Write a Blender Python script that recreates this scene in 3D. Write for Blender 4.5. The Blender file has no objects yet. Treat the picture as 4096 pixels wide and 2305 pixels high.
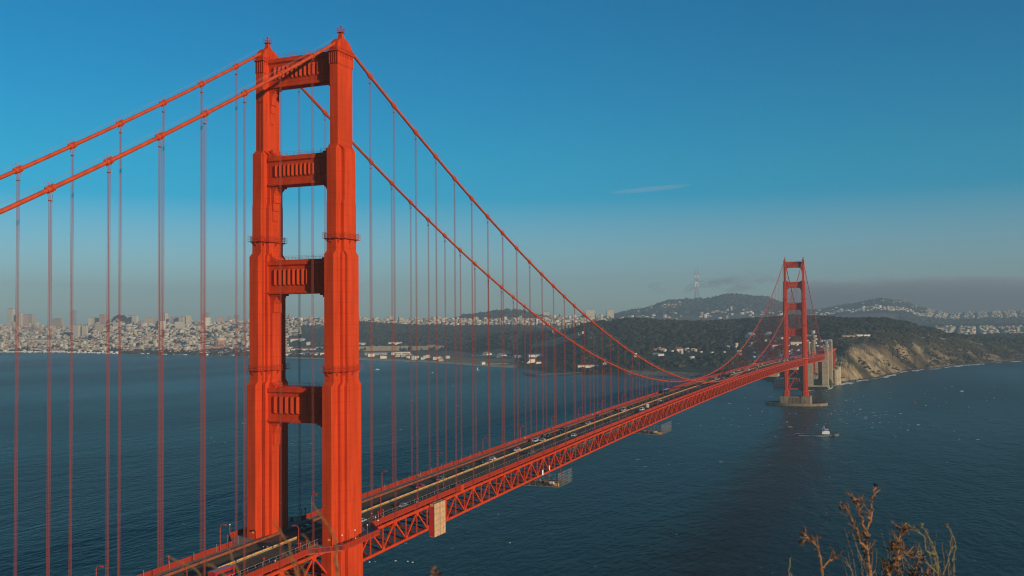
import bpy, bmesh, math, random
import numpy as np
from mathutils import Vector, Matrix

R_ = math.radians
random.seed(7); RNG = np.random.default_rng(7)
SC = bpy.context.scene
COL = SC.collection

# ------------------------------------------------------------------ camera
CAM = np.array([175.255, -248.846, 137.054])
YAW, PIT, ROL, FPX = -0.40021, 0.03075, -0.00838, 3839.66      # focal length in pixels of a 4096 wide frame
FW = np.array([math.sin(YAW)*math.cos(PIT), math.cos(YAW)*math.cos(PIT), math.sin(PIT)])
_r = np.array([math.cos(YAW), -math.sin(YAW), 0.0]); _u = np.cross(_r, FW)
RT = _r*math.cos(ROL)+_u*math.sin(ROL); UP = -_r*math.sin(ROL)+_u*math.cos(ROL)
cd = bpy.data.cameras.new('camera'); cam = bpy.data.objects.new('camera', cd); COL.objects.link(cam)
m3 = Matrix(((RT[0], UP[0], -FW[0]), (RT[1], UP[1], -FW[1]), (RT[2], UP[2], -FW[2])))
cam.matrix_world = Matrix.Translation(Vector(CAM)) @ m3.to_4x4()
cd.sensor_width = 36; cd.lens = 36*FPX/4096; cd.clip_start = 0.3; cd.clip_end = 60000
cd.dof.use_dof = True; cd.dof.focus_distance = 320; cd.dof.aperture_fstop = 5.0
SC.camera = cam

# ------------------------------------------------------------------ light
SUN_AZ, SUN_EL = R_(22.3), R_(12.0)        # degrees north of bridge-west, and above the horizon
sv = Vector((math.cos(SUN_AZ)*math.cos(SUN_EL), -math.sin(SUN_AZ)*math.cos(SUN_EL), math.sin(SUN_EL)))
sl = bpy.data.lights.new('sun', 'SUN'); sun = bpy.data.objects.new('sun', sl); COL.objects.link(sun)
sl.energy = 5.0; sl.angle = R_(0.5); sl.color = (1.0, 0.80, 0.58)
sun.rotation_euler = sv.to_track_quat('Z', 'Y').to_euler(); sun.location = (300, -200, 400)

W = bpy.data.worlds.new('World'); SC.world = W; W.use_nodes = True
nt = W.node_tree; nt.nodes.clear()
sky = nt.nodes.new('ShaderNodeTexSky'); sky.sky_type = 'NISHITA'; sky.sun_disc = False
sky.sun_elevation = SUN_EL; sky.sun_rotation = math.atan2(sv.x, sv.y)
sky.altitude = 100; sky.air_density = 1.0; sky.dust_density = 0.3; sky.ozone_density = 3.0
hs = nt.nodes.new('ShaderNodeHueSaturation'); hs.inputs['Saturation'].default_value = 2.0
hs.inputs['Hue'].default_value = 0.495
tn = nt.nodes.new('ShaderNodeMix'); tn.data_type = 'RGBA'; tn.blend_type = 'MULTIPLY'; tn.inputs[0].default_value = 1
wtc = nt.nodes.new('ShaderNodeTexCoord'); wsp = nt.nodes.new('ShaderNodeSeparateXYZ'); nt.links.new(wtc.outputs['Generated'], wsp.inputs[0])
wr = nt.nodes.new('ShaderNodeValToRGB'); nt.links.new(wsp.outputs[2], wr.inputs['Fac'])
wr.color_ramp.elements[0].position = 0.0; wr.color_ramp.elements[0].color = (0.55, 0.76, 1.04, 1)
wr.color_ramp.elements[1].position = 0.16; wr.color_ramp.elements[1].color = (0.60, 0.855, 0.92, 1); we = wr.color_ramp.elements.new(0.30); we.color = (0.56, 0.80, 0.90, 1)
wms = nt.nodes.new('ShaderNodeMapRange'); nt.links.new(wsp.outputs[2], wms.inputs['Value']); wms.interpolation_type = 'SMOOTHSTEP'; wms.inputs['From Min'].default_value = 0.03; wms.inputs['From Max'].default_value = 0.32
wms.inputs['To Min'].default_value = 1.05; wms.inputs['To Max'].default_value = 2.6; nt.links.new(wms.outputs[0], hs.inputs['Saturation']); nt.links.new(wr.outputs[0], tn.inputs[7])
bg = nt.nodes.new('ShaderNodeBackground'); bg.inputs['Strength'].default_value = 0.119
wo = nt.nodes.new('ShaderNodeOutputWorld')
nt.links.new(sky.outputs[0], tn.inputs[6]); nt.links.new(tn.outputs[2], hs.inputs['Color']); nt.links.new(hs.outputs[0], bg.inputs['Color'])
nt.links.new(bg.outputs[0], wo.inputs['Surface'])
SC.view_settings.view_transform = 'Standard'; SC.view_settings.look = 'None'
SC.view_settings.exposure = 0.0; SC.view_settings.gamma = 1.0
SC.cycles.max_bounces = 5; SC.cycles.volume_bounces = 0; SC.cycles.transparent_max_bounces = 8
SC.cycles.use_denoising = True; SC.cycles.filter_width = 1.15; SC.render.filter_size = 1.15

# ------------------------------------------------------------------ projection helpers (pixels of the 4096 frame)
def P(px, py, w):
    return CAM + w*(FW + RT*((px-2048)/FPX) - UP*((py-1152.5)/FPX))
def ray(px, py): return FW*FPX + RT*(px-2048) - UP*(py-1152.5)
def on_x(px, py, x): d = ray(px, py); return CAM + d*((x-CAM[0])/d[0])
def on_z(px, py, z): d = ray(px, py); return CAM + d*((z-CAM[2])/d[2])

# ------------------------------------------------------------------ materials
def mat(name, col, rough=0.6, metal=0.0, var=0.0, vscale=1.0, col2=None, vc=None, bump=0.0, bscale=5.0, stretch=(1, 1, 1), spec=0.5, dist=0.1):
    m = bpy.data.materials.new(name); m.use_nodes = True; n = m.node_tree; b = n.nodes['Principled BSDF']
    b.inputs['Base Color'].default_value = (*col, 1); b.inputs['Roughness'].default_value = rough
    b.inputs['Metallic'].default_value = metal; b.inputs['Specular IOR Level'].default_value = spec
    src = None
    if vc:
        a = n.nodes.new('ShaderNodeAttribute'); a.attribute_name = vc; src = a.outputs['Color']
    if var or col2 or bump:
        tc = n.nodes.new('ShaderNodeTexCoord'); mp = n.nodes.new('ShaderNodeMapping'); mp.inputs['Scale'].default_value = stretch
        n.links.new(tc.outputs['Object'], mp.inputs['Vector'])
    if var or col2:
        t = n.nodes.new('ShaderNodeTexNoise'); t.inputs['Scale'].default_value = vscale; t.inputs['Detail'].default_value = 6
        n.links.new(mp.outputs[0], t.inputs['Vector'])
        rp = n.nodes.new('ShaderNodeValToRGB'); rp.color_ramp.elements[0].position = 0.35; rp.color_ramp.elements[1].position = 0.65
        n.links.new(t.outputs['Fac'], rp.inputs['Fac'])
        if src:
            rp.color_ramp.elements[0].color = (1-var,)*3+(1,); rp.color_ramp.elements[1].color = (1+var*0.6,)*3+(1,)
            mx = n.nodes.new('ShaderNodeMix'); mx.data_type = 'RGBA'; mx.blend_type = 'MULTIPLY'; mx.inputs[0].default_value = 1
            n.links.new(src, mx.inputs[6]); n.links.new(rp.outputs[0], mx.inputs[7]); src = mx.outputs[2]
        else:
            c2 = col2 or tuple(c*(1-var) for c in col)
            rp.color_ramp.elements[0].color = (*c2, 1); rp.color_ramp.elements[1].color = (*col, 1); src = rp.outputs[0]
    if src: n.links.new(src, b.inputs['Base Color'])
    if bump:
        t2 = n.nodes.new('ShaderNodeTexNoise'); t2.inputs['Scale'].default_value = bscale; t2.inputs['Detail'].default_value = 5
        n.links.new(mp.outputs[0], t2.inputs['Vector'])
        bp = n.nodes.new('ShaderNodeBump'); bp.inputs['Strength'].default_value = bump; bp.inputs['Distance'].default_value = dist
        n.links.new(t2.outputs['Fac'], bp.inputs['Height']); n.links.new(bp.outputs[0], b.inputs['Normal'])
    return m

ORANGE = (0.585, 0.055, 0.011)
M = dict(
    paint=mat('orange_paint', ORANGE, 0.5, var=0.24, vscale=0.5, stretch=(1, 1, 0.12), bump=0.25, bscale=0.8, dist=0.05, spec=0.05),
    cable=mat('weathered_orange_paint', (0.52, 0.07, 0.022), 0.55, var=0.25, vscale=0.5, spec=0.15),
    rope=mat('rope_orange_paint', (0.28, 0.050, 0.032), 0.6, spec=0.3),
    rail=mat('rail_paint', (0.38, 0.034, 0.011), 0.5, spec=0.3),
    curb=mat('rusty_curb_paint', (0.27, 0.072, 0.026), 0.7, var=0.35, vscale=0.6),
    asphalt=mat('worn_asphalt', (0.125, 0.092, 0.060), 0.9, var=0.3, vscale=0.25, stretch=(1, 0.15, 1), spec=0.08),
    walk=mat('sidewalk_concrete', (0.23, 0.18, 0.13), 0.85, var=0.2, vscale=0.6),
    line=mat('lane_paint', (0.30, 0.27, 0.22), 0.7),
    pierc=mat('sea_stained_concrete', (0.30, 0.205, 0.115), 0.9, var=0.45, vscale=0.3, stretch=(1, 1, .25), bump=0.3, bscale=0.5),
    under=mat('underside_shade_paint', (0.26, 0.030, 0.013), 0.8, var=0.4, vscale=0.3, spec=0.1),  # bridge orange darkened, puts the truss interior's shade into the floor beam colour
    conc=mat('weathered_concrete', (0.48, 0.38, 0.235), 0.85, var=0.3, vscale=0.12, stretch=(1, 1, 3), bump=0.3, bscale=0.5),
    barrier=mat('barrier_concrete', (0.24, 0.20, 0.14), 0.8, var=0.2, vscale=0.5),
    yellow=mat('yellow_band', (0.80, 0.33, 0.02), 0.6),
    white=mat('white_paint', (0.78, 0.76, 0.70), 0.5),
    grey=mat('galvanised_grey', (0.38, 0.37, 0.35), 0.5, metal=0.4),
    dark=mat('dark_steel', (0.05, 0.04, 0.04), 0.5),
    tarp=mat('tan_tarpaulin', (0.62, 0.36, 0.19), 0.75, var=0.25, vscale=0.9, bump=0.6, bscale=0.7, dist=0.3),
    redtarp=mat('red_tarpaulin', (0.45, 0.02, 0.015), 0.7),
    glass=mat('car_glass', (0.02, 0.025, 0.03), 0.08, spec=0.8),
    tyre=mat('tyre_rubber', (0.02, 0.02, 0.02), 0.9),
    lamp=mat('headlight_glass', (0.85, 0.83, 0.75), 0.1, spec=1.0),
    foam=mat('foam_white', (0.75, 0.75, 0.72), 0.9),
    timber=mat('weathered_timber', (0.12, 0.085, 0.055), 0.9, var=0.3, vscale=0.5),
    redroof=mat('red_tile_roof', (0.30, 0.075, 0.045), 0.8, var=0.2, vscale=0.2),
    greyroof=mat('grey_roof', (0.22, 0.21, 0.20), 0.8),
    brick=mat('red_brick', (0.28, 0.10, 0.065), 0.85, var=0.2, vscale=0.4),
    bark=mat('bark', (0.11, 0.08, 0.055), 0.9),
    leaf=mat('tree_foliage', (0.045, 0.052, 0.026), 0.9, var=0.45, vscale=0.25, spec=0.1),
)
def seams(m, sz=1/3.3, sx=1/2.6, dark=0.80):
    n = m.node_tree; b = n.nodes['Principled BSDF']; src = b.inputs['Base Color'].links[0].from_socket
    tc = n.nodes.new('ShaderNodeTexCoord'); sp = n.nodes.new('ShaderNodeSeparateXYZ'); n.links.new(tc.outputs['Object'], sp.inputs[0])
    ad = n.nodes.new('ShaderNodeMath'); ad.operation = 'ADD'; n.links.new(sp.outputs[0], ad.inputs[0]); n.links.new(sp.outputs[1], ad.inputs[1])
    outs = []
    for o, s, th in ((sp.outputs[2], sz, .035), (ad.outputs[0], sx, .03)):
        a = n.nodes.new('ShaderNodeMath'); a.operation = 'MULTIPLY'; a.inputs[1].default_value = s; n.links.new(o, a.inputs[0])
        f = n.nodes.new('ShaderNodeMath'); f.operation = 'FRACT'; n.links.new(a.outputs[0], f.inputs[0])
        g = n.nodes.new('ShaderNodeMath'); g.operation = 'LESS_THAN'; g.inputs[1].default_value = th; n.links.new(f.outputs[0], g.inputs[0]); outs.append(g.outputs[0])
    mx_ = n.nodes.new('ShaderNodeMath'); mx_.operation = 'MAXIMUM'; n.links.new(outs[0], mx_.inputs[0]); n.links.new(outs[1], mx_.inputs[1])
    # faded and rusty runs
    mp = n.nodes.new('ShaderNodeMapping'); mp.inputs['Scale'].default_value = (1, 1, .05); n.links.new(tc.outputs['Object'], mp.inputs['Vector'])
    t = n.nodes.new('ShaderNodeTexNoise'); t.inputs['Scale'].default_value = 1.6; t.inputs['Detail'].default_value = 6; n.links.new(mp.outputs[0], t.inputs['Vector'])
    r = n.nodes.new('ShaderNodeValToRGB'); r.color_ramp.elements[0].position = .56; r.color_ramp.elements[1].position = .74; r.color_ramp.elements[1].color = (.55,)*3+(1,); r.color_ramp.elements[0].color = (0,)*3+(1,); n.links.new(t.outputs['Fac'], r.inputs['Fac'])
    m1 = n.nodes.new('ShaderNodeMix'); m1.data_type = 'RGBA'; n.links.new(r.outputs[0], m1.inputs[0]); n.links.new(src, m1.inputs[6]); m1.inputs[7].default_value = (0.30, 0.030, 0.012, 1)
    m2 = n.nodes.new('ShaderNodeMix'); m2.data_type = 'RGBA'; m2.blend_type = 'MULTIPLY'; n.links.new(mx_.outputs[0], m2.inputs[0]); n.links.new(m1.outputs[2], m2.inputs[6]); m2.inputs[7].default_value = (dark, dark*.9, dark*.9, 1)
    n.links.new(m2.outputs[2], b.inputs['Base Color'])
seams(M['paint'])
def facade(name, col, win=(0.09, 0.085, 0.08), sx=0.28, sz=0.30):
    m = bpy.data.materials.new(name); m.use_nodes = True; n = m.node_tree; b = n.nodes['Principled BSDF']
    tc = n.nodes.new('ShaderNodeTexCoord'); sp = n.nodes.new('ShaderNodeSeparateXYZ'); n.links.new(tc.outputs['Object'], sp.inputs[0])
    ad = n.nodes.new('ShaderNodeMath'); ad.operation = 'ADD'; n.links.new(sp.outputs[0], ad.inputs[0]); n.links.new(sp.outputs[1], ad.inputs[1])
    def cell(o, s, th):
        a = n.nodes.new('ShaderNodeMath'); a.operation = 'MULTIPLY'; a.inputs[1].default_value = s; n.links.new(o, a.inputs[0])
        f = n.nodes.new('ShaderNodeMath'); f.operation = 'FRACT'; n.links.new(a.outputs[0], f.inputs[0])
        g = n.nodes.new('ShaderNodeMath'); g.operation = 'GREATER_THAN'; g.inputs[1].default_value = th; n.links.new(f.outputs[0], g.inputs[0]); return g.outputs[0]
    x = cell(ad.outputs[0], sx, 0.45); z = cell(sp.outputs[2], sz, 0.5)
    mu = n.nodes.new('ShaderNodeMath'); mu.operation = 'MULTIPLY'; n.links.new(x, mu.inputs[0]); n.links.new(z, mu.inputs[1])
    ge = n.nodes.new('ShaderNodeNewGeometry'); s2 = n.nodes.new('ShaderNodeSeparateXYZ'); n.links.new(ge.outputs['Normal'], s2.inputs[0])
    lt = n.nodes.new('ShaderNodeMath'); lt.operation = 'LESS_THAN'; lt.inputs[1].default_value = 0.5; n.links.new(s2.outputs[2], lt.inputs[0])
    m2 = n.nodes.new('ShaderNodeMath'); m2.operation = 'MULTIPLY'; n.links.new(mu.outputs[0], m2.inputs[0]); n.links.new(lt.outputs[0], m2.inputs[1])
    mx = n.nodes.new('ShaderNodeMix'); mx.data_type = 'RGBA'; n.links.new(m2.outputs[0], mx.inputs[0])
    mx.inputs[6].default_value = (*col, 1); mx.inputs[7].default_value = (*win, 1); n.links.new(mx.outputs[2], b.inputs['Base Color'])
    b.inputs['Roughness'].default_value = 0.8
    return m

# ------------------------------------------------------------------ mesh builder
class MB:
    def __init__(s): s.v = []; s.f = []
    def add(s, vs, fs):
        o = len(s.v); s.v += [tuple(map(float, a)) for a in vs]; s.f += [tuple(i+o for i in f) for f in fs]; return s
    def box(s, x0, x1, y0, y1, z0, z1, mtx=None):
        vs = [(x0, y0, z0), (x1, y0, z0), (x1, y1, z0), (x0, y1, z0), (x0, y0, z1), (x1, y0, z1), (x1, y1, z1), (x0, y1, z1)]
        if mtx is not None: vs = [tuple(mtx @ Vector(v)) for v in vs]
        return s.add(vs, [(0, 3, 2, 1), (4, 5, 6, 7), (0, 1, 5, 4), (1, 2, 6, 5), (2, 3, 7, 6), (3, 0, 4, 7)])
    def bar(s, a, b, wd, ht=None, up=(0, 0, 1)):
        ht = ht or wd; a = Vector(a); b = Vector(b); d = (b-a); L = d.length
        if L < 1e-6: return s
        d.normalize(); u = Vector(up)
        if abs(d.dot(u)) > 0.99: u = Vector((0, 1, 0))
        x = d.cross(u).normalized(); z = x.cross(d)
        vs = [p + x*(sx*wd/2) + z*(sz*ht/2) for p in (a, b) for sx, sz in ((-1, -1), (1, -1), (1, 1), (-1, 1))]
        return s.add(vs, [(0, 1, 2, 3), (7, 6, 5, 4), (0, 4, 5, 1), (1, 5, 6, 2), (2, 6, 7, 3), (3, 7, 4, 0)])
    def tube(s, pts, r, n=8, cap=True):
        pts = [Vector(p) for p in pts]; k = len(pts); rs = r if isinstance(r, (list, tuple)) else [r]*k; vs = []
        for i, p in enumerate(pts):
            d = (pts[min(i+1, k-1)]-pts[max(i-1, 0)]).normalized(); u = Vector((0, 0, 1)) if abs(d.z) < 0.95 else Vector((0, 1, 0))
            x = d.cross(u).normalized(); z = x.cross(d)
            vs += [p + (x*math.cos(2*math.pi*j/n)+z*math.sin(2*math.pi*j/n))*rs[i] for j in range(n)]
        fs = [(i*n+j, i*n+(j+1) % n, (i+1)*n+(j+1) % n, (i+1)*n+j) for i in range(k-1) for j in range(n)]
        if cap: fs += [tuple(range(n))[::-1], tuple((k-1)*n+j for j in range(n))]
        return s.add(vs, fs)
    def loft(s, secs, cap=True):
        n = len(secs[0]); vs = [p for q in secs for p in q]; k = len(secs)
        fs = [(i*n+j, i*n+(j+1) % n, (i+1)*n+(j+1) % n, (i+1)*n+j) for i in range(k-1) for j in range(n)]
        if cap: fs += [tuple(range(n))[::-1], tuple((k-1)*n+j for j in range(n))]
        return s.add(vs, fs)
    def sphere(s, c, r, nu=8, nv=6, sc=(1, 1, 1)):
        secs = []
        for i in range(nv+1):
            t = -math.pi/2+math.pi*i/nv; rr = max(math.cos(t), 0.02)*r
            secs.append([(c[0]+sc[0]*rr*math.cos(2*math.pi*j/nu), c[1]+sc[1]*rr*math.sin(2*math.pi*j/nu), c[2]+sc[2]*r*math.sin(t)) for j in range(nu)])
        return s.loft(secs)
    def build(s, name, m, parent=None, smooth=False, recalc=True):
        me = bpy.data.meshes.new(name); me.from_pydata(s.v, [], s.f)
        if recalc:
            b = bmesh.new(); b.from_mesh(me); bmesh.ops.recalc_face_normals(b, faces=b.faces); b.to_mesh(me); b.free()
        if smooth: me.shade_smooth()
        me.materials.append(M[m] if isinstance(m, str) else m)
        o = bpy.data.objects.new(name, me); COL.objects.link(o)
        if parent: o.parent = parent
        return o

def tag(o, label=None, cat=None, group=None, kind=None):
    if label: o['label'] = label
    if cat: o['category'] = cat
    if group: o['group'] = group
    if kind: o['kind'] = kind
    return o
def empty(name, loc=(0, 0, 0), rz=0, parent=None):
    o = bpy.data.objects.new(name, None); COL.objects.link(o); o.location = loc; o.rotation_euler = (0, 0, rz)
    if parent: o.parent = parent
    return o
def kids():
    d = {}
    for o in bpy.data.objects:
        if o.parent: d.setdefault(o.parent.name, []).append(o)
    return d
def copy_tree(o, parent=None, K=None, keep=()):
    K = K if K is not None else kids()
    c = o.copy(); COL.objects.link(c); c.parent = parent
    for ch in K.get(o.name, []): copy_tree(ch, c, K)
    return c
def np_mesh(name, V, F, m, parent=None, cols=None, smooth=False):
    me = bpy.data.meshes.new(name); V = np.asarray(V, np.float32); F = np.asarray(F, np.int32); k = F.shape[1]
    me.vertices.add(len(V)); me.vertices.foreach_set('co', V.ravel())
    me.loops.add(F.size); me.loops.foreach_set('vertex_index', F.ravel())
    me.polygons.add(len(F)); me.polygons.foreach_set('loop_start', np.arange(0, F.size, k, dtype=np.int32))
    me.polygons.foreach_set('loop_total', np.full(len(F), k, np.int32)); me.update(calc_edges=True)
    if cols is not None:
        a = me.color_attributes.new('col', 'FLOAT_COLOR', 'POINT')
        c4 = np.ones((len(V), 4), np.float32); c4[:, :3] = cols; a.data.foreach_set('color', c4.ravel())
    if smooth: me.shade_smooth()
    me.materials.append(M[m] if isinstance(m, str) else m)
    o = bpy.data.objects.new(name, me); COL.objects.link(o)
    if parent: o.parent = parent
    return o
def vnoise(x, y, seed=0):
    xi = np.floor(x).astype(np.int64); yi = np.floor(y).astype(np.int64); xf = x-xi; yf = y-yi
    def h(a, b):
        n = (a*374761393 + b*668265263 + seed*1442695041) & 0xffffffff; n = ((n ^ (n >> 13))*1274126177) & 0xffffffff
        return ((n ^ (n >> 16)) & 0xffff)/65535.0
    u = xf*xf*(3-2*xf); v = yf*yf*(3-2*yf)
    return (h(xi, yi)*(1-u)+h(xi+1, yi)*u)*(1-v) + (h(xi, yi+1)*(1-u)+h(xi+1, yi+1)*u)*v
def fbm(x, y, seed=0, o=4):
    s = 0; a = 0.5
    for i in range(o): s = s + a*vnoise(x*2**i, y*2**i, seed+i); a *= 0.5
    return s

# ================================================================== SETTING: water, land
def water_mat():
    m = bpy.data.materials.new('sea_water'); m.use_nodes = True; n = m.node_tree; b = n.nodes['Principled BSDF']
    tc = n.nodes.new('ShaderNodeTexCoord')
    def noise(scale, stretch, det=3, rot=0.35):
        mp = n.nodes.new('ShaderNodeMapping'); mp.inputs['Scale'].default_value = stretch; mp.inputs['Rotation'].default_value = (0, 0, rot)
        n.links.new(tc.outputs['Object'], mp.inputs['Vector'])
        t = n.nodes.new('ShaderNodeTexNoise'); t.inputs['Scale'].default_value = scale; t.inputs['Detail'].default_value = det
        n.links.new(mp.outputs[0], t.inputs['Vector']); return t.outputs['Fac']
    def ramp(f, a, c, c0=(0, 0, 0, 1), c1=(1, 1, 1, 1)):
        r = n.nodes.new('ShaderNodeValToRGB'); r.color_ramp.elements[0].position = a; r.color_ramp.elements[1].position = c
        r.color_ramp.elements[0].color = c0; r.color_ramp.elements[1].color = c1; n.links.new(f, r.inputs['Fac']); return r.outputs[0]
    def mul(a, c):
        q = n.nodes.new('ShaderNodeMath'); q.operation = 'MULTIPLY'; n.links.new(a, q.inputs[0]); n.links.new(c, q.inputs[1]); return q.outputs[0]
    big = ramp(noise(0.0035, (1, 0.45, 1), 5), 0.36, 0.64, (0.005, 0.026, 0.032, 1), (0.009, 0.046, 0.052, 1))
    # dark streak in the water colour, running north from the southern pier
    sp = n.nodes.new('ShaderNodeSeparateXYZ'); n.links.new(tc.outputs['Object'], sp.inputs[0])
    def math1(op, a, v):
        q = n.nodes.new('ShaderNodeMath'); q.operation = op; n.links.new(a, q.inputs[0]); q.inputs[1].default_value = v; return q.outputs[0]
    ln = n.nodes.new('ShaderNodeMath'); ln.operation = 'ADD'
    n.links.new(math1('MULTIPLY', sp.outputs[1], 0.06), ln.inputs[0]); n.links.new(sp.outputs[0], ln.inputs[1])     
    off = math1('ABSOLUTE', math1('ADD', ln.outputs[0], -85.0), 0)
    wob = n.nodes.new('ShaderNodeMath'); wob.operation = 'ADD'; n.links.new(off, wob.inputs[0])
    n.links.new(math1('MULTIPLY', noise(0.012, (1, 0.3, 1), 4), 50), wob.inputs[1])
    streak = ramp(math1('MULTIPLY', wob.outputs[0], 0.01), 0.38, 0.80, (0.014, 0.016, 0.020, 1), (1, 1, 1, 1))
    st_f = ramp(math1('MULTIPLY', wob.outputs[0], 0.01), 0.28, 0.66, (0.85, 0.85, 0.85, 1), (0, 0, 0, 1))
    mx = n.nodes.new('ShaderNodeMix'); mx.data_type = 'RGBA'; n.links.new(st_f, mx.inputs[0]); n.links.new(big, mx.inputs[6]); mx.inputs[7].default_value = (0.012, 0.012, 0.017, 1)
    # whitecaps
    cap = mul(ramp(noise(0.24, (1, 0.30, 1), 5, 0.9), 0.70, 0.735), ramp(noise(0.004, (1, 1, 1), 3), 0.48, 0.62))
    m2 = n.nodes.new('ShaderNodeMix'); m2.data_type = 'RGBA'; n.links.new(cap, m2.inputs[0]); n.links.new(mx.outputs[2], m2.inputs[6]); m2.inputs[7].default_value = (0.45, 0.48, 0.48, 1)
    n.nodes.remove(b); df = n.nodes.new('ShaderNodeBsdfDiffuse'); n.links.new(m2.outputs[2], df.inputs['Color'])
    gl = n.nodes.new('ShaderNodeBsdfGlossy'); gl.inputs['Roughness'].default_value = 0.22; gl.inputs['Color'].default_value = (0.78, 1.0, 0.96, 1); fr = n.nodes.new('ShaderNodeFresnel'); fr.inputs['IOR'].default_value = 1.33
    ms = n.nodes.new('ShaderNodeMixShader'); n.links.new(mul(fr.outputs[0], ramp(noise(0.0028, (1, .35, 1), 5, 1.1), .36, .62, (.26,)*3+(1,), (.44,)*3+(1,))), ms.inputs[0]); n.links.new(df.outputs[0], ms.inputs[1]); n.links.new(gl.outputs[0], ms.inputs[2])
    out = [q for q in n.nodes if q.type == 'OUTPUT_MATERIAL'][0]; n.links.new(ms.outputs[0], out.inputs['Surface'])
    h = n.nodes.new('ShaderNodeMath'); h.operation = 'ADD'
    n.links.new(math1('MULTIPLY', noise(0.055, (1, 0.45, 1), 3, 0.5), 1.5), h.inputs[0])
    n.links.new(math1('MULTIPLY', noise(0.22, (1, 0.5, 1), 4, 0.2), 0.85), h.inputs[1])
    bp = n.nodes.new('ShaderNodeBump'); bp.inputs['Strength'].default_value = 1.0; bp.inputs['Distance'].default_value = 1.5
    n.links.new(h.outputs[0], bp.inputs['Height']); [n.links.new(bp.outputs[0], q_.inputs['Normal']) for q_ in (df, gl, fr)]
    return m
M['water'] = water_mat()
tag(MB().add([(-9500, -500, 0), (3200, -500, 0), (3200, 10500, 0), (-9500, 10500, 0)], [(0, 1, 2, 3)]).build('water', 'water'), 'choppy dark teal sea water of the strait', kind='structure')

SHORE = [(-700, 4500), (0, 4330), (500, 3990), (700, 3800), (850, 3770)]
def _w_at(px, py): 
    q = on_z(px, py, 0.0); return float(np.dot(q-CAM, FW))
_sh = [(0, 1412), (200, 1412), (500, 1418), (700, 1425), (850, 1426), (1100, 1432), (1430, 1440), (1700, 1450), (1900, 1464), (2060, 1472), (2130, 1478), (2200, 1490), (2300, 1497), (2450, 1501),
       (2650, 1503), (2800, 1506), (3000, 1512), (3050, 1520), (3120, 1540), (3200, 1560), (3300, 1562), (3345, 1534), (3400, 1526), (3500, 1514), (3560, 1500), (3600, 1487), (3650, 1481), (3750, 1473), (3850, 1460), (3950, 1453), (4096, 1443), (4300, 1428), (4800, 1400)]
SX = np.array([-700.]+[a for a, b in _sh]); SW = np.array([4600.]+[_w_at(a, b) for a, b in _sh])
def shore(px):
    px = np.asarray(px, float); return np.interp(px, SX, SW) + (fbm(px/37.0, px*0+3, 5, 3)-0.45)*np.where(px > 3320, 46, 14)

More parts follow.
